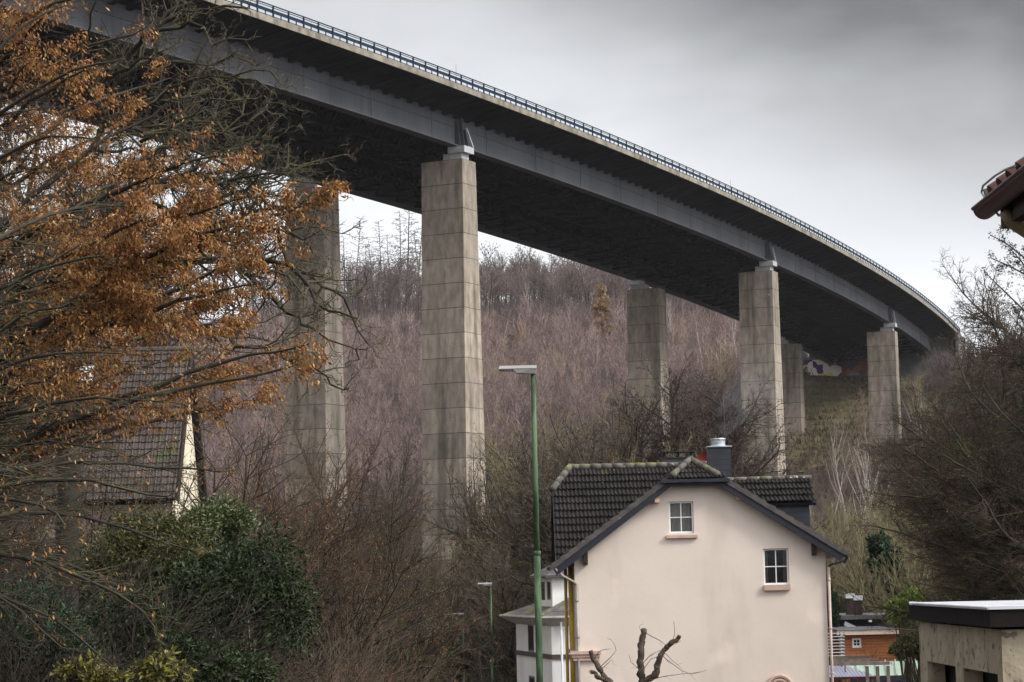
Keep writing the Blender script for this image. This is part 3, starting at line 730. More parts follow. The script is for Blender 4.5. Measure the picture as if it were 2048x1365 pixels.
for fx in (.06, .5, .93): x = p.x + (q.x - p.x) * fx; m_.box(x - .025, x + .025, 86.7, 86.75, q.z + .041, q.z + .21); m_.box(x - .025, x + .025, 87.05, 87.1, q.z + .041, q.z + .21)
m_.box(p.x - .1, q.x + .04, 86.5, 87.3, q.z + .211, q.z + .25)
m_.build('chimney_cover', 'barge_board', roof)
p = A(1319, 933, 86.4); m_ = MB().box(p.x - .13, p.x + .13, 86.3, 86.6, p.z - .5, p.z - .04); m_.box(p.x - .16, p.x + .16, 86.25, 86.65, p.z - .038, p.z + .03); m_.build('vent', 'ridge_tile', roof)
# gutters and pipes
gl = A(1106, 1133, 79.5)
gut = MB(); gut.tube([(gl.x - .03, 79.45, gl.z - .02), (gl.x - .03, 88, gl.z - .02)], .085, 12); gut.build('gutter', 'brown_pipe', hs)
gr = A(1697, 1109, 79.5)
gut = MB(); gut.tube([(gr.x + .02, 79.4, gr.z - .04), (gr.x + .02, 88, gr.z - .04)], .075, 12); gut.build('gutter', 'brown_pipe', hs)
def pp(*q): return [A(*k_) for k_ in q]
MB().tube(pp((1690, 1116, 79.5), (1682, 1124, 79.55), (1661, 1130, 79.9), (1656, 1136, 79.93)) , .04, 10).build('drainpipe_bend', 'brown_pipe', hs, True)
p = A(1657, 1134, 79.92); d2 = MB().tube([(p.x, 79.92, p.z), (p.x, 79.92, gbase)], .048, 10)
for yy in (1158, 1255, 1345): z = A(1657, yy, 79.92).z; d2.tube([(p.x, 79.92, z), (p.x, 79.92, z - .06)], .06, 10)
d2.build('drainpipe', 'pink_pipe', hs, True)
MB().tube(pp((1110, 1138, 79.6), (1125, 1152, 79.7), (1147, 1164, 79.9), (1153, 1170, 79.92)), .045, 10).build('drainpipe_bend', 'zinc', hs, True)
p = A(1153.5, 1168, 79.92); d2 = MB().tube([(p.x, 79.92, p.z), (p.x, 79.92, gbase)], .05, 10)
for yy in (1200, 1273): z = A(1153, yy, 79.92).z; d2.tube([(p.x, 79.92, z), (p.x, 79.92, z - .06)], .064, 10)
d2.build('drainpipe', 'zinc', hs, True)
for x, yt, Y, r in ((1131, 1157, 86.0, .058), (1142, 1155, 82.2, .10)):
    p = A(x, yt, Y); MB().tube([(p.x, Y, p.z + .4), (p.x, Y, gbase - .5)], r, 10).build('yellow_pipe', 'yellow_pipe', hs, True)
# stone cornice wrapping the corner, arched ornament low on the wall
p, q = A(1148, 1303, Y0), A(1202, 1321, Y0)
m_ = MB(); m_.box(xL - .2, q.x, Y0 - .2, Y0 - .002, p.z - .10, p.z); m_.box(xL - .15, q.x - .03, Y0 - .15, Y0 - .002, p.z - .2, p.z - .101); m_.box(xL - .1, q.x - .05, Y0 - .11, Y0 - .002, q.z, p.z - .201)
m_.box(xL - .2, xL - .002, Y0 + .0, 83, p.z - .10, p.z)
m_.build('cornice', 'pink_stone', hs)
c_ = A(1559, 1378, Y0); m_ = MB()
for r_, w_ in ((.42, .07), (.29, .05)):
    pts = [(c_.x + r_ * math.cos(a), Y0 - .05, c_.z + r_ * math.sin(a)) for a in np.linspace(0, math.pi, 17)]; m_.tube(pts, w_, 6)
m_.box(c_.x - .95, c_.x + .75, Y0 - .1, Y0 - .002, c_.z - .12, c_.z + .0); m_.box(c_.x - .85, c_.x - .5, Y0 - .08, Y0 - .002, c_.z + .002, c_.z + .12)
m_.build('stone_ornament', 'pink_stone', hs)
# satellite dish rests on the roof
p = A(1407, 922, 85.6)
ds = thing('satellite_dish', (p.x, p.y, zM), 'dark red satellite dish beside the slate chimney on the roof ridge', 'satellite dish')
m_ = MB(); rr_ = 8; prev = None
for j in range(rr_ + 1):
    r_ = .28 * j / rr_
    ring = [(p.x + r_ * math.cos(a), p.y - .35 * r_ * r_ / .28 + .02, p.z + r_ * math.sin(a) * 1.02) for a in np.linspace(0, 2 * math.pi, 28, endpoint=False)]
    if prev:
        for k_ in range(28): m_.poly([prev[k_], prev[(k_ + 1) % 28], ring[(k_ + 1) % 28], ring[k_]])
    prev = ring
m_.build('dish', 'dish_red', ds)
MB().tube([(p.x, p.y + .06, zM - .1), (p.x, p.y + .06, p.z)], .03, 8).build('mast', 'galvanised', ds)
MB().bar((p.x, p.y, p.z - .28), (p.x, p.y - .4, p.z - .05), .025).build('receiver_arm', 'galvanised', ds)

# ------------------------------------------------------------------ white villa behind
cV = Vector((A(1104, 1318, 105).x, 105.0, 0)); lV = Vector((A(1033, 1306, 113).x, 113.0, 0)); zg = gz(1, 108) - 1
vi = thing('white_villa', (cV.x + 2, 110, zg + 1), 'white rendered villa with mossy slate roof behind the cream house', 'house')
uL = (lV - cV).normalized(); uR = Vector((1, .04, 0)).normalized()
ze = A(1100, 1234, 104.6).z; zwt = ze - .05
pA, pB, pC, pD = lV, cV, cV + uR * 6, lV + uR * 7
def up_(p, z): return Vector((p.x, p.y, z))
def wall_seg(mb, p, q, z0, z1, holes=(), inn=.03):
    d = (q - p); L = d.length; u = d / L; n_ = Vector((u.y, -u.x, 0)); 
    wall_holes(mb, [(0, z0), (L, z0), (L, z1), (0, z1)], [[(a, c_), (b_, c_), (b_, d_), (a, d_)] for a, b_, c_, d_ in holes], lambda s_, z: p + u * s_ + Vector((0, 0, z)), -n_ * inn)
    return u, n_
def along(px, p, q):                               # distance along p->q at which the photo column px is met
    k_ = (px - 10 - 1024) / F; d = (q - p).normalized()
    return (k_ * p.y - p.x) / (d.x - k_ * d.y)
LL = (cV - lV).length
s0, s1 = along(1053, lV, cV), along(1065, lV, cV)
z1_, z0_ = A(1055, 1247, 110.5).z, A(1055, 1303, 110.5).z; z3_, z2_ = A(1055, 1351, 110.5).z, A(1055, 1400, 110.5).z
mb = MB(); u, n_ = wall_seg(mb, lV, cV, zg, zwt, [(s0, s1, z0_, z1_), (s0, s1, z2_, z3_)])
wall_seg(mb, pB, pC, zg, zwt); wall_seg(mb, pC, pD, zg, zwt); wall_seg(mb, pD, pA, zg, zwt)
vw = mb.build('wall', 'white_render', vi)
for za, zb_ in ((z0_, z1_), (z2_, z3_)):
    p, q = lV + u * s0 - n_ * .012, lV + u * s1 - n_ * .012; f = MB()
    for a, b2 in ((p, p + u * .1), (q - u * .1, q)):
        f.prism([up_(a, za), up_(b2, za), up_(b2, zb_), up_(a, zb_)], -n_ * .012)
    f.prism([up_(p + u * .101, zb_ - .1), up_(q - u * .101, zb_ - .1), up_(q - u * .101, zb_), up_(p + u * .101, zb_)], -n_ * .012)
    f.prism([up_(p + u * .101, za), up_(q - u * .101, za), up_(q - u * .101, za + .09), up_(p + u * .101, za + .09)], -n_ * .012)
    wn = f.build('window', 'grey_frame', vi)
    MB().poly([up_(p - n_ * .014, za), up_(q - n_ * .014, za), up_(q - n_ * .014, zb_), up_(p - n_ * .014, zb_)]).build('pane', 'window_glass', wn)
    MB().poly([up_(p - n_ * .8, za), up_(q - n_ * .8, za), up_(q - n_ * .8, zb_), up_(p - n_ * .8, zb_)]).build('room', 'room_dark', wn)
mb = MB(); zb2 = A(1104, 1319, 105).z
for a, b2, nn_ in ((lV, cV, n_), (cV, pC, Vector((uR.y, -uR.x, 0)))):
    o = nn_ * .07; mb.prism([up_(a, zb2), up_(b2, zb2), up_(b2 + o, zb2), up_(a + o, zb2)], (0, 0, .2))
mb.build('string_course', 'brown_band', vi)
# hipped lower roof with flared soffit
def ring(off, z):
    c_ = [pA, pB, pC, pD]; m0 = (pA + pB + pC + pD) / 4; nL = n_; nR = Vector((uR.y, -uR.x, 0)); 
    return [up_(pA + nL * off - u * off, z), up_(pB + (nL + nR) * off * .75, z), up_(pC + nR * off + uR * off, z), up_(pD - nR * off + uR * off, z)]
ro, ri, rs = ring(.62, ze), ring(-2.1, ze + 1.0), ring(.02, ze - .42)
mb = MB()
for i in range(4):
    j = (i + 1) % 4; mb.poly([ro[i], ro[j], ri[j], ri[i]])
mb.poly(ri)
for i in range(4):
    j = (i + 1) % 4; mb.poly([ro[i] - Vector((0, 0, .1)), ro[i], ro[j], ro[j] - Vector((0, 0, .1))][::-1])
vr = mb.build('roof', 'slate_roof', vi)
mb = MB()
for i in range(4):
    j = (i + 1) % 4; mb.poly([rs[i], rs[j], ro[j] - Vector((0, 0, .101)), ro[i] - Vector((0, 0, .101))][::-1])
mb.build('soffit', 'soffit_white', vr)
mb = MB()
for i in (0, 1): mb.tube([ro[i] + Vector((0, 0, -.04)), ro[i + 1] + Vector((0, 0, -.04))], .07, 8)
mb.build('gutter', 'zinc', vi)
mb = MB(); mb.tube([ro[1] + Vector((0, .1, .04)), ri[1] + Vector((0, 0, .04))], .10, 8); mb.build('hip_tiles', 'ridge_tile', vr)
p = A(1122, 1238, 104.75); m_ = MB().tube([(p.x, p.y, p.z), (p.x, p.y, zg)], .05, 8); m_.tube([(p.x, p.y, p.z), (p.x, p.y, p.z - .14)], .08, 8); m_.build('drainpipe', 'white_metal', vi)
# dormer with twin windows
dC = Vector((A(1105, 1200, 106.6).x, 106.6, 0)); dl = dC + uL * 3.0; dr = dC + uR * 5
zt, zb3 = A(1105, 1152, 106.6).z, A(1105, 1205, 106.6).z - .6
mb = MB(); w1 = [(along(1081, dl, dC), along(1089, dl, dC)), (along(1092.5, dl, dC), along(1100.5, dl, dC))]
za, zb4 = A(1095, 1201, 107.5).z, A(1095, 1164, 107.5).z
wall_seg(mb, dl, dC, zb3, zt, [(a, b2, za, zb4) for a, b2 in w1]); wall_seg(mb, dC, dr, zb3, zt)
vd = mb.build('dormer', 'white_render', vi)
for a, b2 in w1:
    p, q = dl + u * a - n_ * .02, dl + u * b2 - n_ * .02
    MB().poly([up_(p, za), up_(q, za), up_(q, zb4), up_(p, zb4)]).build('pane', 'window_glass', vd)
    MB().poly([up_(p - n_ * .5, za - .1), up_(q - n_ * .5, za - .1), up_(q - n_ * .5, zb4), up_(p - n_ * .5, zb4)]).build('room', 'room_dark', vd)
nR = Vector((uR.y, -uR.x, 0)); mb = MB()
e0, e1_, e2_ = up_(dl + n_ * .35 - u * .4, zt + .02), up_(dC + (n_ + nR) * .3, zt + .02), up_(dr + nR * .35, zt + .02)
t0, t1 = up_(dl - n_ * 1.6, zt + 1.0), up_(dC - n_ * 1.2 - nR * 1.2, zt + .95)
mb.poly([e0, e1_, t1, t0]); mb.poly([e1_, e2_, up_(dr - nR * 1.4, zt + .95), t1])
for a, b2 in ((e0, e1_), (e1_, e2_)): mb.poly([a - Vector((0, 0, .1)), b2 - Vector((0, 0, .1)), b2, a])
mb.poly([p - Vector((0, 0, .1)) for p in (e0, e1_, e2_, up_(dr, zt), up_(dl, zt))])
mb.build('dormer_roof', 'slate_roof', vd)
p = A(1068, 1254, 109); MB().tube([p, p + Vector((.02, 0, -.5))], [.06, .04], 6).build('wind_sock', 'red_cloth', vi)

# ------------------------------------------------------------------ old house up on the bank, half hidden by branches
YL = 95.0
zeL, zrL = A(250, 1000, YL).z, A(250, 703, 99.2).z; xr = A(372, 720, 99.2).x
zgL = gz(-16, 97) - 1
oh = thing('old_house', (-17, 98, zgL + 1), 'old house with mossy tiled roof and pale gable behind the leafy branches', 'house')
mb = MB(); yb = 99.2 + (99.2 - YL)
xe = A(338, 980, YL).x; xe = xr
mb.poly([(-26, YL, zgL), (xe, YL, zgL), (xe, YL, zeL - .2), (-26, YL, zeL - .2)])
mb.build('wall', 'rosy_render', oh)
mb = MB(); mb.poly([(xe, YL - .02, zgL), (xe, yb, zgL), (xe, yb, zeL - .3), (xe, 99.2, zrL - .3), (xe, YL - .02, zeL - .3)]); mb.build('gable', 'pale_render', oh)
mb = MB(); slab(mb, [(-26, YL - .4, zeL), (xe + .25, YL - .4, zeL), (xe + .25, 99.2, zrL), (-26, 99.2, zrL)]); slab(mb, [(-26, yb + .4, zeL), (xe + .25, yb + .4, zeL), (xe + .25, 99.2, zrL), (-26, 99.2, zrL)])
orf = mb.build('roof', 'barge_board', oh)
VO = Vector((0, 99.2 - YL + .4, zrL - zeL)); mb = MB()
tiles(mb, (-25, YL - .4, zeL), U_, VO, [(0, 0), (xe + 25.2, 0), (xe + 25.2, VO.length), (0, VO.length)], tw=.26, th=.36, seed=12, hgt=.06, lift=.05, sub=5); mb.build('roof_tiles', 'old_tile', orf)
mb = MB(); caps(mb, (-25, 99.2, zrL + .04), (xe + .25, 99.2, zrL + .04), .13, .4); mb.build('ridge_tiles', 'old_tile', orf)
mb = MB()
for ya in (YL - .4, yb + .4): mb.bar((xe + .27, ya, zeL - .12), (xe + .27, 99.2, zrL - .12), .06, .32)
mb.build('barge_board', 'dark_wood', orf)
a, b2 = A(158, 726, 98.3), A(184, 752, 98.0); n_o = Vector((0, -VO.z, VO.y)).normalized()
p0 = Vector((0, YL - .4, zeL)) + VO * .78; p1 = Vector((0, YL - .4, zeL)) + VO * .88
MB().prism([p0 + Vector((a.x, 0, 0)) + n_o * .1, p0 + Vector((b2.x, 0, 0)) + n_o * .1, p1 + Vector((b2.x, 0, 0)) + n_o * .1, p1 + Vector((a.x, 0, 0)) + n_o * .1], n_o * .08).build('skylight', 'wet_metal', orf)

# ------------------------------------------------------------------ flat roofed outbuilding on the right
xg, yg0, yg1 = 6.98, 35.2, 42.0; zT = A(1985, 1213, 35.2).z; zgo = gz(9, 37) - .5
ob = thing('flat_roof_shed', (9, 38, zgo + .5), 'rough plastered shed with flat metal roof and dark fascia beside the garden', 'shed')
wz = A(1923, 1336, 38.2).z
wy = [6.98 * F / (px - 14 - 1024) for px in (1987, 1923, 1908, 1855)]
mb = MB(); zw = zT - .34
wall_holes(mb, [(yg0, zgo), (yg1, zgo), (yg1, zw), (yg0, zw)], [[(wy[0], wz - .9), (wy[1], wz - .9), (wy[1], wz), (wy[0], wz)], [(wy[2], wz - .9), (wy[3], wz - .9), (wy[3], wz), (wy[2], wz)]],
           lambda s_, z: Vector((xg + (s_ - yg0) * -.01, s_, z)), Vector((.3, 0, 0)))
mb.poly([(xg, yg0, zgo), (13, yg0, zgo), (13, yg0, zw), (xg, yg0, zw)]); mb.poly([(13, yg0, zgo), (13, yg1, zgo), (13, yg1, zw), (13, yg0, zw)]); mb.poly([(xg - .07, yg1, zgo), (13, yg1, zgo), (13, yg1, zw), (xg - .07, yg1, zw)])
mb.build('wall', 'rough_plaster', ob)
MB().box(xg + .31, 12.8, yg0 + .1, yg1 - .1, zgo, zw - .05).build('inner_room', 'room_dark', ob)
mb = MB(); mb.box(xg - .19, 13.2, yg0 - .18, yg1 + .25, zT - .30, zT - .045); mb.build('fascia', 'black_fascia', ob)
mb = MB(); mb.box(xg - .23, 13.3, yg0 - .22, yg1 - .4, zT - .043, zT)
for i in range(70): y = yg0 - .2 + i * .1; mb.tube([(xg - .235, y, zT - .025), (xg - .2, y, zT - .012)], .028, 6)
mb.build('metal_roof', 'wet_metal', ob)

# ------------------------------------------------------------------ eave of the near house, upper right
zgut = A(1955, 418, 16.0).z; xgut = A(1968, 418, 16.0).x
nh = thing('near_house', (8, 10, gz(8, 10)), 'red tiled house eave with brown gutter reaching in beside the sky', 'house')
mb = MB(); n = 10
for y0_, y1_ in ((16.0, 9.0),):
    P_ = [[(xgut + .075 * math.cos(a), y, zgut + .075 * math.sin(a) * 1.0) for a in np.linspace(math.pi, 2 * math.pi, n + 1)] for y in (y0_, y1_)]
    Pi = [[(xgut + .062 * math.cos(a), y, zgut + .004 + .062 * math.sin(a)) for a in np.linspace(math.pi, 2 * math.pi, n + 1)] for y in (y0_, y1_)]
    for k_ in range(n): mb.poly([P_[0][k_], P_[0][k_ + 1], P_[1][k_ + 1], P_[1][k_]]); mb.poly([Pi[0][k_], Pi[1][k_], Pi[1][k_ + 1], Pi[0][k_ + 1]])
    mb.poly(P_[0]); mb.tube([(xgut - .075, y0_, zgut), (xgut - .075, y1_, zgut)], .013, 8)
mb.build('gutter', 'gutter_brown', nh, True)
mb = MB()
for i in range(24):
    y = 15.75 - i * .3
    mb.tube([(xgut + .03, y, zgut + .03), (xgut + .55, y, zgut + .36), (xgut + 3.2, y, zgut + 2.05)], [.10, .095, .095], 10)
slab(mb, [(xgut + .08, 15.85, zgut + .03), (xgut + .08, 9, zgut + .03), (xgut + 4, 9, zgut + 2.5), (xgut + 4, 15.85, zgut + 2.5)])
mb.build('roof', 'red_tile', nh)
mb = MB(); mb.tube([(xgut + .05, 15.55, zgut - .08), (xgut + .09, 15.55, zgut - .15), (xgut + .55, 15.4, zgut - .52), (xgut + .62, 15.38, zgut - .62), (xgut + .62, 15.38, gz(4, 15))], .052, 12); mb.build('drainpipe', 'pipe_bronze', nh, True)
MB().box(xgut + .08, xgut + .16, 9, 15.86, zgut - .16, zgut + .02).build('fascia', 'dark_wood', nh)
MB().box(xgut + .68, 12, 9, 15.5, gz(8, 10) - 1, zgut - .0).build('wall', 'pale_render', nh)
mb = MB(); mb.tube(pp((1998, 432, 15.6), (1976, 405, 15.8), (1963, 385, 16.0), (1966, 372, 15.9), (1990, 352, 15.4), (2010, 340, 15), (2030, 332, 14.6)), .008, 6, ); mb.tube(pp((1976, 392, 15.9), (1971, 378, 15.9)), .02, 6)
mb.build('wire', 'wire', nh)

# ------------------------------------------------------------------ garden buildings on the right
def zb(x, y, Y): return A(x, y, Y).z
cabin = thing('wooden_cabin', (A(1740, 1300, 122).x, 124, gz(18, 124)), 'orange brown wooden cabin with small white window beside the cream house', 'cabin')
p, q = A(1682, 1330, 120), A(1792, 1268, 120); Wc = rect(1704, 1277, 1723, 1296, 120)
mb = MB(); wall_holes(mb, [(p.x, gz(18, 120) - 1), (q.x, gz(18, 120) - 1), (q.x, q.z), (p.x, q.z)], [[(Wc[0], Wc[2]), (Wc[1], Wc[2]), (Wc[1], Wc[3]), (Wc[0], Wc[3])]], lambda x, z: Vector((x, 120, z)), Vector((0, .15, 0)))
mb.poly([(p.x, 120, gz(18, 120) - 1), (p.x, 120, q.z), (p.x, 126, q.z), (p.x, 126, gz(18, 120) - 1)]); mb.poly([(q.x, 120, gz(18, 120) - 1), (q.x, 126, gz(18, 120) - 1), (q.x, 126, q.z), (q.x, 120, q.z)])
mb.build('wall', 'orange_wood', cabin)
window(cabin, Wc, 120, .0, fw=.09, curtain=None)
MB().box(p.x - .2, q.x + .1, 119.5, 126.3, q.z + .002, q.z + .22).build('fascia', 'cream_fascia', cabin)
MB().box(p.x - .22, q.x + .12, 119.45, 126.35, q.z + .222, q.z + .26).build('roof', 'felt_roof', cabin)
fh = thing('flat_roof_house', (A(1745, 1250, 137).x, 138, gz(20, 138)), 'low dark house with stepped flat roofs and two chimneys behind the cabin', 'house')
p, q = A(1681, 1240, 134), A(1812, 1231, 134)
mb = MB().box(p.x, q.x, 134, 143, p.z, q.z); mb.box(p.x + .2, q.x, 134.2, 143, q.z + .002, q.z + .05); hroof = mb.build('roof', 'felt_roof', fh)
m_ = MB().box(A(1700, 1250, 134).x, q.x - .3, 134.6, 142.5, gz(20, 138) - 1, p.z - .003); m_.build('wall', 'slate', fh)
for px0 in (1740, 1785): c_ = A(px0, 1241, 133.95); MB().tube([c_, c_ + Vector((0, -.02, -.1))], .1, 10).build('roof_lamp', 'white_metal', fh)
a, b2 = A(1690, 1262, 128.5), A(1792, 1253, 133.5); mb = MB(); slab(mb, [(a.x, 128.5, a.z), (b2.x, 128.5, a.z), (b2.x, 133.8, b2.z), (A(1690, 1262, 133).x - .3, 133.8, b2.z)]); mb.build('lower_roof', 'felt_roof', fh)
a, b2 = A(1690, 1247, 132), A(1703, 1262, 128.5)
mb = MB(); mb.prism([A(1690, 1243, 133), A(1712, 1253, 129), A(1706, 1260, 128.4), A(1688, 1250, 132.5)], (0, .1, -.12)); mb.build('roof_edge', 'wet_metal', fh)
for (x0, y0_, x1, y1_, Y, lab) in ((1694, 1197, 1708, 1232, 136.5, 'left chimney with taller white cap'), (1711, 1201, 1724, 1238, 135, 'right chimney standing forward with white cap')):
    p, q = A(x0, y1_, Y), A(x1, y0_, Y); c_ = MB().box(p.x, q.x, Y, Y + .45, p.z - .3, q.z).build('chimney', 'chimney_brick', hroof); c_['label'] = lab
    MB().box(p.x - .04, q.x + .04, Y - .04, Y + .5, q.z + .004, q.z + .26).build('chimney_cap', 'white_metal', hroof)
# trellis balcony
p, q = A(1662, 1312, 100), A(1688, 1267, 100)
tr = thing('trellis_rack', (p.x + .3, 100, gz(14, 100)), 'white metal trellis rack at the corner of the cream house', 'trellis')
mb = MB()
for i in range(8): z = p.z + (q.z - p.z) * i / 7; mb.bar((p.x - .3, 100, z), (q.x, 100, z), .035); mb.bar((q.x, 100, z), (q.x, 101.2, z), .035)
mb.build('rail', 'white_metal', tr)['kind'] = 'stuff'
for x, y in ((q.x, 100.03), (q.x - .18, 100.03), (p.x, 100.03), (q.x, 101.2)): MB().bar((x, y, gz(14, 100) if x == q.x else p.z), (x, y, q.z + .04), .05).build('post', 'weathered_wood', tr)
# pergola
pg = thing('pergola', (A(1720, 1340, 95).x, 95.5, gz(13, 95)), 'weathered timber pergola frame in front of the pale green roof', 'pergola')
for (x0, y0_, x1, y1_, Y) in ((1662, 1329, 1779, 1326, 95), (1664, 1322, 1758, 1319, 96.5), (1664, 1316, 1738, 1313.5, 98)):
    a, b2 = A(x0, y0_, Y), A(x1, y1_, Y); b2.z = a.z; MB().bar(a, b2, .12, .13).build('beam', 'weathered_wood', pg)
for x, y, Y in ((1776, 1332, 95), (1734, 1333, 95.2), (1755, 1333, 95.2)):
    a = A(x, y, Y); MB().bar(a, (a.x, a.y, gz(a.x, Y)), .12).build('post', 'weathered_wood', pg)
# pale green roofed carport and lilac pavilion
cp = thing('carport', (A(1790, 1340, 108).x, 109, gz(17, 108)), 'long carport with pale green panel roof behind the pergola', 'carport')
a, b2, c_, d_ = A(1700, 1352, 104), A(1850, 1352, 104), A(1850, 1319, 112), A(1690, 1323, 112); b2.z = a.z; c_.z = d_.z
mb = MB(); slab(mb, [a, b2, c_, d_], .06)
for i in range(9): t = i / 8; mb.bar(a.lerp(b2, t) + Vector((0, 0, .02)), d_.lerp(c_, t) + Vector((0, 0, .02)), .05)
mb.build('roof', 'green_panel', cp)
MB().box(a.x, b2.x, 103.85, 103.98, a.z - .26, a.z - .02).build('fascia', 'slate', cp)
MB().box(a.x + .1, b2.x, 104.4, 104.6, gz(17, 104), a.z - .27).build('wall', 'weathered_wood', cp)
pv = thing('garden_pavilion', (A(1695, 1350, 100).x, 101, gz(14, 100)), 'garden pavilion with lilac metal hip roof behind the pergola', 'pavilion')
a, b2, tp = A(1655, 1355, 99), A(1753, 1352, 99), A(1690, 1331, 101.5); b2.z = a.z; bk = Vector((0, 5, 0)); mb = MB()
tp2 = Vector((tp.x - 1.5, tp.y, tp.z))
mb.poly([a, b2, tp, tp2]); mb.poly([b2, b2 + bk, tp]); mb.poly([b2 + bk, a + bk, tp2, tp]); mb.poly([a + bk, a, tp2])
for i in range(14): t = (i + .5) / 14; x = a.x + (b2.x - a.x) * t; f_ = min(1, max(0, (b2.x - x) / (b2.x - tp.x))); mb.bar((x, 99, a.z + .015), (x, 99 + 2.5 * f_, a.z + (tp.z - a.z) * f_ + .015), .03)
mb.build('roof', 'lilac_metal', pv)
mb = MB(); mb.box(a.x, b2.x, 98.95, 98.998, a.z - .1, a.z - .0); mb.build('fascia', 'maroon_trim', pv)
for x in (b2.x - .15, a.x + .1, b2.x - .7): MB().box(x - .06, x + .06, 99.1, 99.22, gz(14, 99), a.z - .02).build('post', 'weathered_wood', pv)

# ------------------------------------------------------------------ street lamps
def lamp(px_pole, y_head, px_tip, D, hp, lab):
    top = A(px_pole, y_head, D); zg_ = gz(top.x, D)
    t = thing('street_lamp', (top.x, D, zg_), lab, 'street lamp', 'street lamps along the road')
    mb = MB(); r = .047
    mb.tube([(top.x, D, zg_), (top.x, D, zg_ + 1.2), (top.x, D, zg_ + 1.25)], [r * 1.75, r * 1.7, r * 1.35], 12)
    zj = top.z - 3.3
    mb.tube([(top.x, D, zg_ + 1.2), (top.x, D, zj)], r * 1.35, 12); mb.tube([(top.x, D, zj - .05), (top.x, D, zj + .03)], r * 1.5, 12); mb.tube([(top.x, D, zj), (top.x, D, top.z - .02)], [r * 1.2, r * .9], 12)
    mb.build('pole', 'lamp_green', t, True)
    tip = A(px_tip, y_head - 1, D); L = top.x - tip.x; s = L / .70
    x0, x1 = tip.x, top.x + .07 * s; zt = top.z
    pr = lambda z0, z1, a, b2, y: [(a, D - y, z0), (b2, D - y, z0), (b2, D + y, z0), (a, D + y, z0), (a + .02, D - y * .9, z1), (b2 - .0, D - y * .9, z1), (b2, D + y * .9, z1), (a + .02, D + y * .9, z1)]
    h = MB(); h.hull8(pr(zt + .045, zt + .10, x0 + .03, x1, .15)); 
    h.hull8([(x0 + .38 * s, D - .12, zt - .035), (x1 - .02, D - .09, zt - .05), (x1 - .02, D + .09, zt - .05), (x0 + .38 * s, D + .12, zt - .035), (x0 + .30 * s, D - .14, zt + .044), (x1, D - .14, zt + .044), (x1, D + .14, zt + .044), (x0 + .30 * s, D + .14, zt + .044)])
    hd = h.build('lamp_head', 'lamp_grey', t)
    MB().hull8([(x0 + .05, D - .13, zt + .02), (x0 + .31 * s, D - .13, zt + .012), (x0 + .31 * s, D + .13, zt + .012), (x0 + .05, D + .13, zt + .02), (x0 + .03, D - .145, zt + .043), (x0 + .295 * s, D - .145, zt + .043), (x0 + .295 * s, D + .145, zt + .043), (x0 + .03, D + .145, zt + .043)]).build('lens', 'lamp_lens', hd)
    MB().tube([(x0 + .5 * s, D, zt + .10), (x0 + .5 * s, D, zt + .145)], .018, 8).build('sensor', 'lamp_grey', hd) if D > 60 else None
lamp(1066, 743, 994, 44, 0, 'tall green street lamp, the largest one, in front of the white villa')
lamp(981, 1170, 954, 113, 0, 'middle sized street lamp between the tall green lamp and the smallest lamp')
lamp(925.5, 1230, 905, 145, 0, 'smallest and farthest of the three street lamps by the brown trees')
# ------------------------------------------------------------------ plants
def vadd(a, b, s): return (a[0] + b[0] * s, a[1] + b[1] * s, a[2] + b[2] * s)
def vnorm(a):
    l = math.sqrt(a[0] * a[0] + a[1] * a[1] + a[2] * a[2]) or 1; return (a[0] / l, a[1] / l, a[2] / l)
def vrot(d, ang, az):
    """direction leaving d by the angle ang, at azimuth az round it"""
    ref = (0, 0, 1) if abs(d[2]) < .9 else (1, 0, 0)
    u = vnorm((d[1] * ref[2] - d[2] * ref[1], d[2] * ref[0] - d[0] * ref[2], d[0] * ref[1] - d[1] * ref[0]))
    v = (d[1] * u[2] - d[2] * u[1], d[2] * u[0] - d[0] * u[2], d[0] * u[1] - d[1] * u[0])
    c, s = math.cos(ang), math.sin(ang); ca, sa = math.cos(az) * s, math.sin(az) * s
    return (d[0] * c + u[0] * ca + v[0] * sa, d[1] * c + u[1] * ca + v[1] * sa, d[2] * c + u[2] * ca + v[2] * sa)

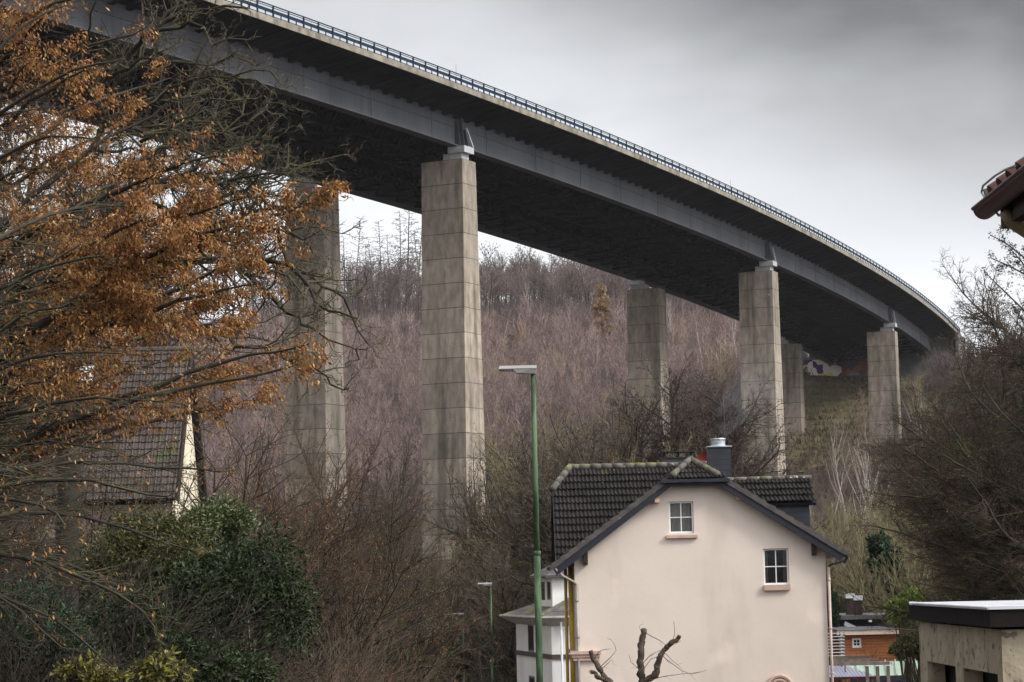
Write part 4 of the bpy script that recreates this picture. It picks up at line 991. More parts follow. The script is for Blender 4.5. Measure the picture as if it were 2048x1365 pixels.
class Tree:
    """P: per level lists - step, wig(gle), up (tropism), dens (children per metre), ang, ratio, bare (clear share), rmin"""
    def __init__(s, P, seed): s.P = P; s.rng = random.Random(seed); s.ch = [[] for _ in range(6)]; s.tips = []
    def branch(s, p, d, L, r, lvl):
        P, g = s.P, s.rng; n = max(2, int(L / P['step'][lvl] + .5)); sl = L / n
        pts = [(*p, r)]; wig, up = P['wig'][lvl], P['up'][lvl]; last = len(P['step']) - 1
        tip = P.get('tip', .25)
        for i in range(n):
            d = vnorm((d[0] + g.gauss(0, wig), d[1] + g.gauss(0, wig), d[2] + g.gauss(0, wig) + up))
            p = vadd(p, d, sl); t = (i + 1) / n; rr = r * (1 - t * (1 - tip)); pts.append((*p, rr))
            if lvl < last: s.kids(p, d, L, rr, lvl, t, sl)
            if lvl >= P.get('leaf_lvl', 9): s.tips.append((p, d, sl))
        s.ch[lvl].append(pts)
    def kids(s, p, d, L, rr, lvl, t, sl):
        P, g = s.P, s.rng
        if t < P['bare'][lvl]: return
        m = P['dens'][lvl] * sl; m = int(m) + (g.random() < m - int(m))
        for _ in range(m):
            a = P['ang'][lvl] * g.uniform(.75, 1.25)
            cd = vrot(d, a, g.uniform(0, 2 * math.pi))
            if P.get('flat') and lvl >= 1: cd = vnorm((cd[0], cd[1], cd[2] * P['flat']))
            shp = P.get('shape', 'round')
            tt = (t - P['bare'][lvl]) / (1 - P['bare'][lvl] + 1e-6)
            f = (1 - .75 * tt) if (shp == 'cone' or lvl) else (.45 + 1.1 * math.sin(math.pi * min(1, .15 + .8 * tt)) * .55)
            cl = L * P['ratio'][lvl] * f * g.uniform(.7, 1.2)
            if cl < P['step'][lvl + 1] * .8: cl = P['step'][lvl + 1] * .8
            s.branch(p, cd, cl, max(P['rmin'], min(rr * .75, cl * P.get('thick', .016))), lvl + 1)
    def guided(s, pts, r0, r1, lvl=1, jit=.08, dens=1.0, n=None):
        """a limb laid along given points, wandering a little, with its own side branches"""
        g = s.rng; Q = [Vector(p) for p in pts]; out = []
        k = len(Q) - 1; n = n or max(6, int(sum((Q[i + 1] - Q[i]).length for i in range(k)) / .35))
        prev = None; Lt = sum((Q[i + 1] - Q[i]).length for i in range(k)); off = Vector((0, 0, 0))
        for i in range(n + 1):
            x = i / n * k; a = min(int(x), k - 1); t = x - a
            p0, p1, p2, p3 = Q[max(a - 1, 0)], Q[a], Q[a + 1], Q[min(a + 2, k)]
            c = .5 * ((2 * p1) + (p2 - p0) * t + (2 * p0 - 5 * p1 + 4 * p2 - p3) * t * t + (3 * p1 - p0 - 3 * p2 + p3) * t ** 3)
            off = off * .8 + Vector((g.gauss(0, jit), g.gauss(0, jit), g.gauss(0, jit))) * (1 if 0 < i else 0)
            c = c + off; tt = i / n; r = r0 + (r1 - r0) * tt
            out.append((c.x, c.y, c.z, r))
            if prev is not None:
                d = vnorm(tuple(c - prev)); sl = (c - prev).length
                if g.random() < dens: s.kids(tuple(c), d, Lt * (1 - .3 * tt), r, lvl, max(tt, s.P['bare'][lvl] + .01) if tt > .12 else 0, sl)
                if lvl >= s.P.get('leaf_lvl', 9): s.tips.append((tuple(c), d, sl))
            prev = c
        s.ch[lvl].append(out); return out

def tubes_np(chains, sides, base=(0, 0, 0), smooth=False):
    ln = np.array([len(c) for c in chains]); P = np.array([q for c in chains for q in c], dtype=np.float64)
    P[:, :3] -= np.array(base)
    end = np.cumsum(ln) - 1; st = end - ln + 1; N_ = len(P); last = np.zeros(N_, bool); last[end] = True
    T = np.empty((N_, 3)); T[:-1] = P[1:, :3] - P[:-1, :3]; T[end] = T[end - 1]
    T /= np.linalg.norm(T, axis=1, keepdims=True) + 1e-9
    D = P[end, :3] - P[st, :3]; D /= np.linalg.norm(D, axis=1, keepdims=True) + 1e-9
    ax = np.eye(3)[np.argmin(np.abs(D), axis=1)]; ref = np.cross(D, ax); ref = np.repeat(ref, ln, axis=0)
    U = ref - (ref * T).sum(1, keepdims=True) * T; U /= np.linalg.norm(U, axis=1, keepdims=True) + 1e-9
    W = np.cross(T, U); a = np.arange(sides) * 2 * np.pi / sides
    V = P[:, None, :3] + P[:, None, 3:4] * (np.cos(a)[None, :, None] * U[:, None] + np.sin(a)[None, :, None] * W[:, None])
    i = np.nonzero(~last)[0]; k = np.arange(sides); k2 = (k + 1) % sides
    Q = np.stack((i[:, None] * sides + k, i[:, None] * sides + k2, (i[:, None] + 1) * sides + k2, (i[:, None] + 1) * sides + k), -1).reshape(-1, 4)
    return V.reshape(-1, 3), Q
def leaves_np(C, Dv, size, rng, base=(0, 0, 0), wide=.38, curl=.25):
    """one small folded leaf per point: base, two flanks, tip"""
    C = np.asarray(C) - np.array(base); Dv = np.asarray(Dv); n = len(C)
    Dv = Dv / (np.linalg.norm(Dv, axis=1, keepdims=True) + 1e-9)
    ref = rng.normal(size=(n, 3)); S = np.cross(Dv, ref); S /= np.linalg.norm(S, axis=1, keepdims=True) + 1e-9
    Nn = np.cross(Dv, S); L = (size * rng.uniform(.4, 1.45, n))[:, None]
    c = rng.uniform(-curl, curl, (n, 1)) + .12
    b = C; l = C + Dv * L * .5 + S * L * wide * .5 + Nn * L * c; r = C + Dv * L * .5 - S * L * wide * .5 + Nn * L * c; t = C + Dv * L
    V = np.stack((b, l, t, r), 1).reshape(-1, 3); o = np.arange(n) * 4
    T = np.concatenate((np.stack((o, o + 1, o + 2), -1), np.stack((o, o + 2, o + 3), -1)))
    return V, T
def build_tree(name, tr, loc, label, cat, group=None, bark='bare_bark', twig='bare_twig', split=2, leaf=None, leafsz=.08, leafn=0, hang=.4, sides=(8, 6, 4, 3, 3, 3), seed=1, spread=.03, clump=None):
    t = thing(name, loc, label, cat, group)
    parts = []
    lo = [(c, l) for l in range(split) for c in tr.ch[l]]
    V, Q, o = [], [], 0
    for l in range(split):
        if tr.ch[l]: v, q = tubes_np(tr.ch[l], sides[l], loc); V.append(v); Q.append(q + o); o += len(v)
    if V: link('trunk', np_mesh('trunk', np.concatenate(V), np.concatenate(Q), m=bark, smooth=True), t)
    V, Q, o = [], [], 0
    for l in range(split, 6):
        if tr.ch[l]: v, q = tubes_np(tr.ch[l], sides[l], loc); V.append(v); Q.append(q + o); o += len(v)
    if V: link('crown', np_mesh('crown', np.concatenate(V), np.concatenate(Q), m=twig), t)
    if leaf and tr.tips:
        g = np.random.default_rng(seed); n = leafn
        tp = np.array([q[0] for q in tr.tips]); w_ = np.ones(len(tp))
        if clump: w_ = np.clip(.15 + np.sin(tp[:, 0] * 2.3 + 1) * np.sin(tp[:, 1] * 1.9) * np.sin(tp[:, 2] * 2.6 + .5) * 2.2 + .35, .02, 1) * clump(tp)
        idx = g.choice(len(tr.tips), n, p=w_ / w_.sum())
        p = np.array([tr.tips[i][0] for i in idx]); d = np.array([tr.tips[i][1] for i in idx]); s_ = np.array([tr.tips[i][2] for i in idx])
        C = p - d * (s_ * g.random(n))[:, None] + g.normal(size=(n, 3)) * spread
        Dv = d * .6 + g.normal(size=(n, 3)) * .5 + np.array([0, 0, -hang])
        v, q = leaves_np(C, Dv, leafsz, g, loc)
        me = np_mesh('leaves', v, tris=q, m=leaf)
        if leaf == 'dry_leaf': me.materials.append(MATS['pale_leaf']); k_ = (g.random(n) < .30).astype(np.int32); me.polygons.foreach_set('material_index', np.concatenate((k_, k_)))
        link('leaves', me, t)
    return t
def clone(src, loc, sc_, rz, label, cat=None, group=None):
    t = thing(src.name.split('.')[0], loc, label, cat or src['category'], group or src.get('group'))
    t.scale = sc_ if isinstance(sc_, tuple) else (sc_,) * 3; t.rotation_euler = (0, 0, rz)
    for ch in src.children:
        c = ch.copy(); COL.objects.link(c); c.parent = t
    return t
class Kind:
    """a kind of tree grown in a few forms; the first use of each form places the grown tree itself, later uses copy it"""
    def __init__(s, name, cat, forms): s.name, s.cat, s.forms = name, cat, forms; s.src = [None] * len(forms); s.rng = random.Random(len(name)); s.i = 0
    def plant(s, x, y, H, label, group=None, wide=1.0, form=None, sink=.15, name=None):
        f = form if form is not None else s.i % len(s.forms); s.i += 1
        P, h0, bark, twig, kw = s.forms[f]; rz = s.rng.uniform(0, 6.28); z = gz(x, y) - sink; sc_ = H / h0
        if s.src[f] is None:
            tr = Tree(P, hash_(s.name) + f); g = tr.rng
            for st in range(P.get('stems', 1)):
                d = (0, 0, 1) if P.get('stems', 1) == 1 else vrot((0, 0, 1), P['lean'] * g.uniform(.2, 1), g.uniform(0, 6.28))
                tr.branch((g.gauss(0, .15) * (P.get('stems', 1) > 1), g.gauss(0, .15) * (P.get('stems', 1) > 1), 0), d, P['H'] * g.uniform(.8, 1.0), P['r'], 0)
            zt = max(q[2] for l in tr.ch for c in l for q in c); s.h0 = getattr(s, 'h0', {}); s.h0[f] = zt
            t = build_tree(name or s.name, tr, (0, 0, 0), label, s.cat, group, bark, twig, **kw)
            t.location = (x, y, z); ORG[t] = Vector((x, y, z)); s.src[f] = t
        else:
            t = clone(s.src[f], (x, y, z), 1, rz, label, s.cat, group)
        k = H / s.h0[f]; t.scale = (k * wide, k * wide, k); t.rotation_euler = (0, 0, rz)
        return t
    def at(s, px, top, Y, label, group=None, wide=1.0, form=None, name=None):
        p = A(px, top, Y); z = gz(p.x, Y)
        return s.plant(p.x, Y, p.z - z, label, group, wide, form, name=name)
def hash_(t): return sum((i + 1) * ord(c) for i, c in enumerate(t)) % 9973

BARE = dict(H=12, r=.2, step=[.8, .5, .35, .25], wig=[.07, .13, .17, .2], up=[.03, .07, .05, .05], dens=[3.2, 4.5, 6.5, 0], ang=[.9, .75, .7, .6], ratio=[.50, .42, .42, 0], bare=[.18, .12, .08, 0], rmin=.013)
BARE2 = dict(BARE, ang=[.65, .6, .65, .6], up=[.02, .10, .06, .05], ratio=[.55, .42, .40, 0], dens=[3.0, 4.5, 6.5, 0])
ALDER = dict(H=13, r=.16, step=[.5, .4, .3, .25], wig=[.022, .11, .17, .2], up=[.05, .05, .03, .02], dens=[7.5, 7.0, 8.5, 0], ang=[.95, .75, .75, .7], ratio=[.24, .46, .44, 0], bare=[.16, .10, .05, 0], rmin=.011)
BIRCH = dict(H=13, r=.10, step=[.8, .5, .35, .3], wig=[.05, .10, .12, .14], up=[.03, .10, .0, -.05], dens=[1.9, 2.0, 2.0, 0], ang=[.55, .55, .6, .6], ratio=[.34, .38, .45, 0], bare=[.30, .10, .1, 0], rmin=.014, thick=.010)
WILLOW = dict(H=6, r=.07, stems=9, lean=.75, step=[.6, .4, .3], wig=[.06, .10, .12], up=[.05, .10, .08], dens=[7.5, 9, 0], ang=[.6, .5, .45], ratio=[.48, .44, 0], bare=[.12, .05, 0], rmin=.0085)
RIDGE = dict(H=16, r=.22, step=[1.1, .8, .6], wig=[.035, .12, .16], up=[.03, .09, .05], dens=[3.2, 3.4, 0], ang=[.75, .65, .6], ratio=[.32, .42, 0], bare=[.42, .08, 0], rmin=.042, thick=.02)
LARCH = dict(H=17, r=.16, step=[.45, .6, .5], wig=[.012, .08, .1], up=[.03, -.02, .0], dens=[4.5, 3.0, 0], ang=[1.45, .8, .6], ratio=[.20, .38, 0], bare=[.25, .15, 0], rmin=.042, shape='cone', thick=.02)
TAWNY = dict(LARCH, leaf_lvl=1, dens=[5, 2.0, 0], bare=[.08, .1, 0])
SPRUCE = dict(H=9, r=.12, step=[.25, .35, .3], wig=[.012, .05, .1], up=[.03, -.03, -.03], dens=[14, 6, 0], ang=[1.5, .8, .6], ratio=[.14, .42, 0], bare=[.04, .06, 0], rmin=.010, shape='cone', leaf_lvl=1)
RUST = dict(H=8, r=.09, stems=5, lean=.75, step=[.6, .4, .3, .22], wig=[.10, .14, .17, .18], up=[.025, .01, .0, .0], dens=[3.6, 5.5, 7.0, 0], ang=[.95, .8, .7, .6], ratio=[.46, .40, .38, 0], bare=[.12, .08, .06, 0], rmin=.006, leaf_lvl=2)
SHRUB = dict(H=3.2, r=.03, stems=26, lean=1.05, step=[.3, .22, .18], wig=[.09, .12, .14], up=[.02, .03, .02], dens=[5, 5, 0], ang=[.6, .55, .5], ratio=[.42, .40, 0], bare=[.2, .08, 0], rmin=.005, leaf_lvl=1)
ARCH = dict(SHRUB, stems=34, up=[-.035, -.03, -.02], lean=.7, H=4.2, dens=[3.6, 3.6, 0])

kb = Kind('bare_tree', 'tree', [(BARE, 12, 'bare_bark', 'bare_twig', {}), (BARE2, 12, 'bare_bark', 'bare_twig', {}), (BARE, 12, 'bare_bark', 'brown_twig', {}), (BARE2, 12, 'bare_bark', 'yellow_twig', {})])
ka = Kind('alder_tree', 'tree', [(ALDER, 13, 'alder_twig', 'alder_twig', {}), (dict(ALDER, dens=[6.5, 7.5, 8.5, 0], ratio=[.28, .46, .42, 0]), 13, 'alder_twig', 'alder_twig', {})])
kbi = Kind('birch_tree', 'tree', [(BIRCH, 13, 'birch_bark', 'birch_twig', dict(sides=(6, 4, 3, 3, 3, 3), split=1)), (dict(BIRCH, bare=[.4, .1, .1, 0]), 13, 'birch_bark', 'birch_twig', dict(sides=(6, 4, 3, 3, 3, 3)))])
kpb = Kind('pale_tree', 'tree', [(dict(BARE2, dens=[2.2, 2.0, 2.0, 0], rmin=.03), 12, 'pale_bark', 'pale_bark', {})])
kw_ = Kind('willow_bush', 'bush', [(WILLOW, 6, 'willow_twig', 'willow_twig', dict(split=1)), (dict(WILLOW, stems=12, lean=.9), 6, 'willow_twig', 'willow_twig', dict(split=1))])
kr = Kind('beech_tree', 'tree', [(RIDGE, 16, 'ridge_bark', 'ridge_twig', dict(split=1, sides=(6, 3, 3, 3, 3, 3))), (dict(RIDGE, bare=[.5, .08, 0]), 16, 'ridge_bark', 'ridge_twig', dict(split=1, sides=(6, 3, 3, 3, 3, 3))), (dict(RIDGE, bare=[.34, .08, 0]), 16, 'ridge_bark', 'ridge_twig', dict(split=1, sides=(6, 3, 3, 3, 3, 3)))])
kl = Kind('larch_tree', 'tree', [(LARCH, 17, 'larch_twig', 'larch_twig', dict(split=1, sides=(6, 3, 3, 3, 3, 3))), (dict(LARCH, bare=[.4, .15, 0], ratio=[.18, .35, 0]), 17, 'larch_twig', 'larch_twig', dict(split=1, sides=(6, 3, 3, 3, 3, 3)))])
kt = Kind('tawny_larch', 'tree', [(TAWNY, 17, 'larch_twig', 'larch_twig', dict(split=1, leaf='tawny_leaf', leafn=5000, leafsz=.5, sides=(6, 3, 3, 3, 3, 3), spread=.15))])
ks = Kind('spruce_tree', 'tree', [(SPRUCE, 9, 'alder_twig', 'alder_twig', dict(split=1, leaf='conifer_leaf', leafn=70000, leafsz=.20, hang=.25, spread=.05))])
kru = Kind('rusty_hornbeam', 'tree', [(RUST, 8, 'brown_twig', 'brown_twig', dict(split=1, leaf='rust_leaf', leafn=5200, leafsz=.085, spread=.05)), (dict(RUST, stems=6), 8, 'brown_twig', 'red_twig', dict(split=1, leaf='rust_leaf', leafn=2600, leafsz=.08, spread=.05)), (dict(RUST, stems=4), 8, 'brown_twig', 'brown_twig', dict(split=1, leaf='rust_leaf', leafn=1100, leafsz=.085, spread=.05))])
kred = Kind('red_shrub', 'shrub', [(SHRUB, 3, 'red_twig', 'red_twig', dict(split=1, leaf='rust_leaf', leafn=2600, leafsz=.035))])
kpale = Kind('pale_shrub', 'shrub', [(ARCH, 4, 'pale_twig', 'pale_twig', dict(split=1))])
kdk = Kind('bare_shrub', 'shrub', [(dict(SHRUB, H=4, stems=30), 4, 'bank_twig', 'bank_twig', dict(split=1)), (dict(SHRUB, H=4, stems=30, up=[-.01, -.02, -.01]), 4, 'bank_twig', 'bank_twig', dict(split=1))])

# -------- leafy beech close by on the left; its limbs reach across to the right
D0 = 34.0; rg = random.Random(7)
BEECH = dict(H=1, r=.1, step=[.5, .4, .24, .17, .13], wig=[.06, .07, .09, .11, .13], up=[.0, .015, .012, .0, .0], dens=[2, 5.5, 7.0, 8.0, 0], ang=[.7, .62, .6, .6, .6], ratio=[.5, .30, .36, .36, 0], bare=[.1, .10, .08, .05, 0], rmin=.0035, thick=.011, flat=.55, leaf_lvl=3)
def limbs(tree, trunk_of, ends, Dc, spread_, r0=.06, dens=1.0, jit=.03, bow=.5):
    for (sy, ex, ey) in ends:
        s0 = trunk_of(sy); e = A(ex, ey, Dc + rg.uniform(-spread_, spread_)); s1 = s0.lerp(e, .35); s2 = s0.lerp(e, .7); L = (e - s0).length
        lift = Vector((0, 0, L * .09 * bow)); side = Vector((0, rg.uniform(-.1, .1) * L, 0))
        tree.guided([s0, s1 + lift + side, s2 + lift + side, e], r0 * min(1.4, L / 5 + .3), .010, 1, jit, dens)
tb = Tree(BEECH, 21); bx = lambda sy: A(-150 + (1100 - sy) * .06, sy, D0)
basep = A(-150, 1100, D0); gzb = gz(basep.x, D0)
tb.guided([Vector((basep.x - .2, D0, gzb)), A(-148, 1050, D0), A(-120, 600, D0), A(-90, 150, D0), A(-60, -350, D0)], .24, .07, 0, .02, 0)
E1 = [(300, 300, 60), (430, 330, 150), (560, 335, 210), (700, 500, 385), (800, 640, 405), (620, 470, 310), (860, 560, 480), (900, 520, 560), (950, 610, 690), (960, 600, 735), (900, 460, 640), (1000, 520, 800),
      (200, 210, -40), (120, 90, -120), (350, 190, 130), (500, 240, 250), (640, 300, 330), (720, 330, 420), (760, 250, 500), (830, 330, 560), (880, 240, 640), (940, 330, 720), (400, 60, 120), (550, 80, 280), (650, 60, 420), (760, 90, 560), (850, 60, 660), (250, 120, 20), (920, 120, 740), (980, 430, 760), (690, 420, 440), (100, 0, -180), (300, 20, 30)]
limbs(tb, bx, E1, D0, 3.2, .055)
build_tree('leafy_beech', tb, (basep.x, D0, gzb), 'near beech still thick with orange brown dead leaves, reaching in front of the old house', 'tree', None, 'beech_bark', 'beech_bark', 2, 'dry_leaf', .062, 60000, .9, seed=3, spread=.05, clump=lambda q: np.clip((q[:, 0] + 7.6) / 2.6, .10, 1) * np.clip((q[:, 2] - 1.6 - .0 * q[:, 0]) / 2.2, .03, 1))
# its darker neighbour: long bare arching branches low on the left
tb2 = Tree(dict(BEECH, dens=[2, 8, 8.5, 8, 0], flat=.45, leaf_lvl=3, rmin=.0045, ratio=[.5, .34, .4, .4, 0]), 33); D1 = 29.0; bx2 = lambda sy: A(-220 + (1100 - sy) * .05, sy, D1)
bp2 = A(-220, 1150, D1); gb2 = gz(bp2.x, D1)
tb2.guided([Vector((bp2.x, D1, gb2)), A(-215, 1100, D1), A(-190, 700, D1), A(-170, 350, D1)], .17, .05, 0, .02, 0)
E2 = [(1000, 430, 940), (1040, 330, 1000), (950, 300, 800), (1080, 400, 1100), (1100, 260, 1180), (980, 200, 880), (1120, 330, 1240), (900, 250, 700), (1050, 150, 1050), (860, 150, 620), (1100, 120, 1290), (1000, 60, 960), (820, 160, 500), (1140, 220, 1330), (930, 60, 780), (700, 200, 520), (620, 240, 400), (500, 170, 260), (420, 230, 130), (360, 130, 10), (560, 60, 330), (640, 40, 470), (760, 120, 600), (460, 20, 180)]
limbs(tb2, bx2, E2, D1, 2.5, .040, bow=.9)
build_tree('arching_beech', tb2, (bp2.x, D1, gb2), 'dark low beech with long arching nearly leafless branches across the old roof', 'tree', None, 'beech_bark', 'oak_twig', 2, 'dry_leaf', .06, 1500, .9, seed=5)
# mossy oak behind, crooked limbs reaching to the viaduct
OAK = dict(H=1, r=.1, step=[.5, .4, .28, .20, .16], wig=[.1, .26, .34, .36, .36], up=[.0, .03, .06, .07, .05], dens=[1.5, 5.0, 7.0, 8, 0], ang=[.8, .85, .85, .8, .7], ratio=[.5, .38, .48, .5, 0], bare=[.1, .08, .06, .05, 0], rmin=.009, thick=.022)
to = Tree(OAK, 5); D2 = 48.0
po_ = A(133, 1000, D2); go = gz(po_.x, D2)
def L2(*q, dd=0): return [A(x, y, D2 + dd * i / len(q)) for i, (x, y) in enumerate(q)]
to.guided([Vector((po_.x, D2, go)), A(135, 1000, D2), A(133, 700, D2), A(160, 480, D2)], .26, .19, 0, .02, 0)
OL = [((160, 480), (170, 380), (210, 250), (240, 135), (300, 60), (350, 0), (400, -70)), ((243, 133), (290, 108), (350, 103), (400, 80), (450, 95), (500, 78)), ((170, 400), (250, 330), (330, 290), (420, 265), (500, 250), (560, 225)),
      ((165, 480), (280, 400), (400, 350), (500, 345), (570, 330), (655, 335)), ((150, 600), (260, 520), (380, 480), (470, 460), (540, 490), (610, 560), (690, 600), (755, 655)), ((150, 620), (280, 560), (420, 540), (500, 580), (580, 630), (650, 665), (715, 730)),
      ((180, 330), (240, 250), (330, 200), (420, 160), (520, 165)), ((400, 350), (460, 400), (540, 400), (620, 395), (680, 385)), ((250, 330), (340, 330), (352, 290), (362, 250)), ((380, 480), (470, 440), (560, 450), (640, 470)),
      ((470, 460), (560, 540), (630, 600), (690, 640)), ((210, 250), (160, 160), (150, 60), (170, -40)), ((300, 60), (380, 30), (440, 20), (490, 40)), ((150, 650), (300, 640), (450, 690), (560, 690), (640, 740), (680, 790)), ((165, 480), (60, 400), (-40, 330)), ((280, 400), (380, 420), (500, 500), (580, 560))]
for k, q in enumerate(OL):
    to.guided(L2(*q, dd=rg.uniform(-3, 3)), .085 if k in (0, 4, 5) else .06, .016, 1, .11, 1.25)
for k in range(22):                              # more crooked limbs filling the crown towards its edge
    a = (rg.uniform(170, 420), rg.uniform(170, 560)); e = [(520, 110), (560, 150), (500, 170), (600, 275), (640, 300), (655, 360), (690, 450), (610, 430), (550, 300), (480, 220), (640, 540), (700, 610), (520, 630), (560, 240), (450, 130), (590, 210), (620, 340), (660, 480), (580, 390), (520, 270), (430, 60), (480, 330)][k]
    a = (max(a[0], e[0] - 320), a[1] * .5 + e[1] * .5 + rg.uniform(0, 60)); dz_ = rg.uniform(-3, 3)
    s0, e_ = A(*a, D2 + dz_), A(*e, D2 + dz_ + rg.uniform(-1.5, 1.5)); to.guided([s0, s0.lerp(e_, .35) + Vector((0, 0, rg.uniform(-.2, .5))), s0.lerp(e_, .7) + Vector((0, 0, rg.uniform(-.1, .4))), e_], .04, .010, 1, .10, 1.3)
build_tree('mossy_oak', to, (po_.x, D2, go), 'leafless oak with crooked moss covered limbs reaching towards the viaduct', 'tree', None, 'oak_bark', 'oak_twig', 2)

# -------- evergreen and bare shrubs along the bank
def leafy_bush(name, px, py, Y, rx, ry, rz, n, sz, leaf, twig, label, cat, seed, lumps=22, shell=.45):
    """leaves set in lumps over the outside of an uneven mound, on a frame of stems"""
    g = np.random.default_rng(seed); c = A(px, py, Y); zg_ = gz(c.x, Y)
    t = thing(name, (c.x, Y, zg_), label, cat)
    lc = g.normal(size=(lumps, 3)); lc /= np.linalg.norm(lc, axis=1, keepdims=True); lc[:, 2] = np.abs(lc[:, 2]) * 1.1 - .25
    lc *= g.uniform(.45, .80, (lumps, 1)); lr = g.uniform(.20, .46, lumps)
    i = g.integers(0, lumps, n); d = g.normal(size=(n, 3)); d /= np.linalg.norm(d, axis=1, keepdims=True)
    rad = lr[i] * (shell + (1 - shell) * g.random(n)) * (1 + .16 * g.normal(size=n))
    p = lc[i] + d * rad[:, None]; sc_ = np.array([rx, ry, rz])
    C = p * sc_ + np.array([c.x, c.y, c.z]); Dv = d * .7 + g.normal(size=(n, 3)) * .55 + np.array([0, 0, -.15])
    v, q = leaves_np(C, Dv, sz, g, (c.x, Y, zg_), wide=.42)
    link('foliage', np_mesh('foliage', v, tris=q, m=leaf), t)
    ch = []
    for k in range(lumps):
        e = lc[k] * sc_ + np.array([c.x, c.y, c.z]); s0 = np.array([c.x + g.normal() * .2, Y + g.normal() * .2, zg_]); m_ = (s0 + e) / 2 + g.normal(size=3) * .2
        ch.append([(*s0, .05), (*m_, .035), (*e, .012)])
        for _ in range(14):
            dd = g.normal(size=3); dd /= np.linalg.norm(dd); f = e + dd * sc_ * lr[k] * g.uniform(.7, 1.15); ch.append([(*e, .010), (*(e * .4 + f * .6 + g.normal(size=3) * .05), .007), (*f, .004)])
    v, q = tubes_np(ch, 4, (c.x, Y, zg_)); link('stems', np_mesh('stems', v, q, m=twig), t)
    return t
leafy_bush('laurel_shrub', 470, 1240, 43, 1.45, 1.3, 1.9, 36000, .09, 'laurel_leaf', 'alder_twig', 'large glossy dark evergreen shrub below the pale gable of the old house', 'shrub', 2)
leafy_bush('ivy_mound', 300, 1130, 45, 1.5, 1.2, 1.2, 19000, .075, 'olive_leaf', 'oak_twig', 'dull olive green ivy mound under the wall of the old house', 'shrub', 4)
leafy_bush('ivy_mound', 440, 1060, 47, .9, .8, .75, 8500, .075, 'ivy_leaf', 'oak_twig', 'small light green ivy crest topping the glossy dark shrub', 'shrub', 5)
leafy_bush('yew_shrub', 30, 1290, 36, 1.3, 1.2, 1.1, 15000, .07, 'conifer_leaf', 'alder_twig', 'nearly black evergreen shrub in the lower corner beside the yellow leaved shrub', 'shrub', 6)
leafy_bush('spotted_laurel', 190, 1352, 31, .50, .4, .30, 900, .085, 'yellow_leaf', 'oak_twig', 'yellow green spotted laurel, lower and darker of the pair at the bottom edge', 'shrub', 7)
leafy_bush('spotted_laurel', 315, 1350, 30.5, .40, .4, .34, 900, .085, 'yellow_leaf', 'oak_twig', 'yellow green spotted laurel beside the red brown twiggy shrub', 'shrub', 8)
leafy_bush('laurel_shrub', 250, 1270, 39, 1.0, 1.0, .9, 9000, .085, 'laurel_leaf', 'alder_twig', 'low dark evergreen shrub behind the yellow leaved shrubs', 'shrub', 12)
leafy_bush('laurel_shrub', 400, 1370, 38, 1.3, 1.0, .9, 15000, .09, 'laurel_leaf', 'alder_twig', 'dark evergreen shrub at the bottom edge below the large glossy one', 'shrub', 22)
kred.at(625, 1270, 40, 'red brown twiggy shrub right of the glossy evergreen', 'red brown shrubs', 1.25)
kred.at(235, 1215, 38, 'red brown twiggy shrub before the dark low evergreen', 'red brown shrubs', 1.0)
kred.at(690, 1300, 46, 'red brown twiggy shrub under the pale arching shrub', 'red brown shrubs', 1.2)
kpale.at(660, 1170, 52, 'pale arching bare shrub beside the smallest street lamp, the front one', 'pale bare shrubs', .95)
kpale.at(735, 1230, 62, 'pale arching bare shrub just left of the smallest street lamp', 'pale bare shrubs', .8)
for px, top, Y, lab in ((60, 960, 37, 'tangled bare shrub at the edge above the black evergreen'), (170, 1020, 39, 'tangled bare shrub under the old house wall'), (20, 1130, 33, 'lowest tangled bare shrub at the edge'), (560, 1010, 66, 'bare shrub behind the top of the glossy evergreen'), (190, 930, 62, 'tall bare shrub right against the old house wall'), (90, 900, 64, 'tall bare shrub before the left part of the old roof'), (290, 960, 66, 'bare shrub before the lower edge of the pale gable'), (10, 880, 60, 'tall bare shrub cut by the edge before the old roof')):
    kdk.at(px, top, Y, lab, 'bare shrubs on the bank', 1.3)
for px, top, Y, f, w_, lab in ((450, 760, 72, 0, 1.1, 'rusty leaved hornbeam just right of the pale gable'), (545, 770, 80, 1, 1.1, 'reddish hornbeam in front of the far left viaduct pier'), (640, 850, 84, 2, 1.15, 'nearly bare hornbeam at the foot of the far left viaduct pier'), (720, 930, 78, 0, 1.15, 'rusty leaved hornbeam left of the front viaduct pier'), (600, 960, 66, 1, 1.1, 'low reddish hornbeam behind the glossy evergreen'), (700, 1010, 72, 0, 1.1, 'low rusty hornbeam behind the front pale arching shrub'), (780, 1020, 92, 0, 1.0, 'rusty hornbeam in front of the foot of the front viaduct pier'), (505, 880, 64, 2, 1.1, 'thin hornbeam between the pale gable and the far left pier'), (880, 1060, 158, 1, 1.1, 'reddish hornbeam behind the smallest street lamp'), (770, 1100, 100, 2, 1.2, 'low bare hornbeam behind the pale arching shrubs'), (1000, 1090, 160, 0, .9, 'rusty hornbeam between the middle lamp and the white villa'), (400, 1000, 60, 0, 1.0, 'low rusty hornbeam by the pale gable foot')):
    kru.at(px, top, Y, lab, 'rusty hornbeams on the bank', w_ * .72, f)

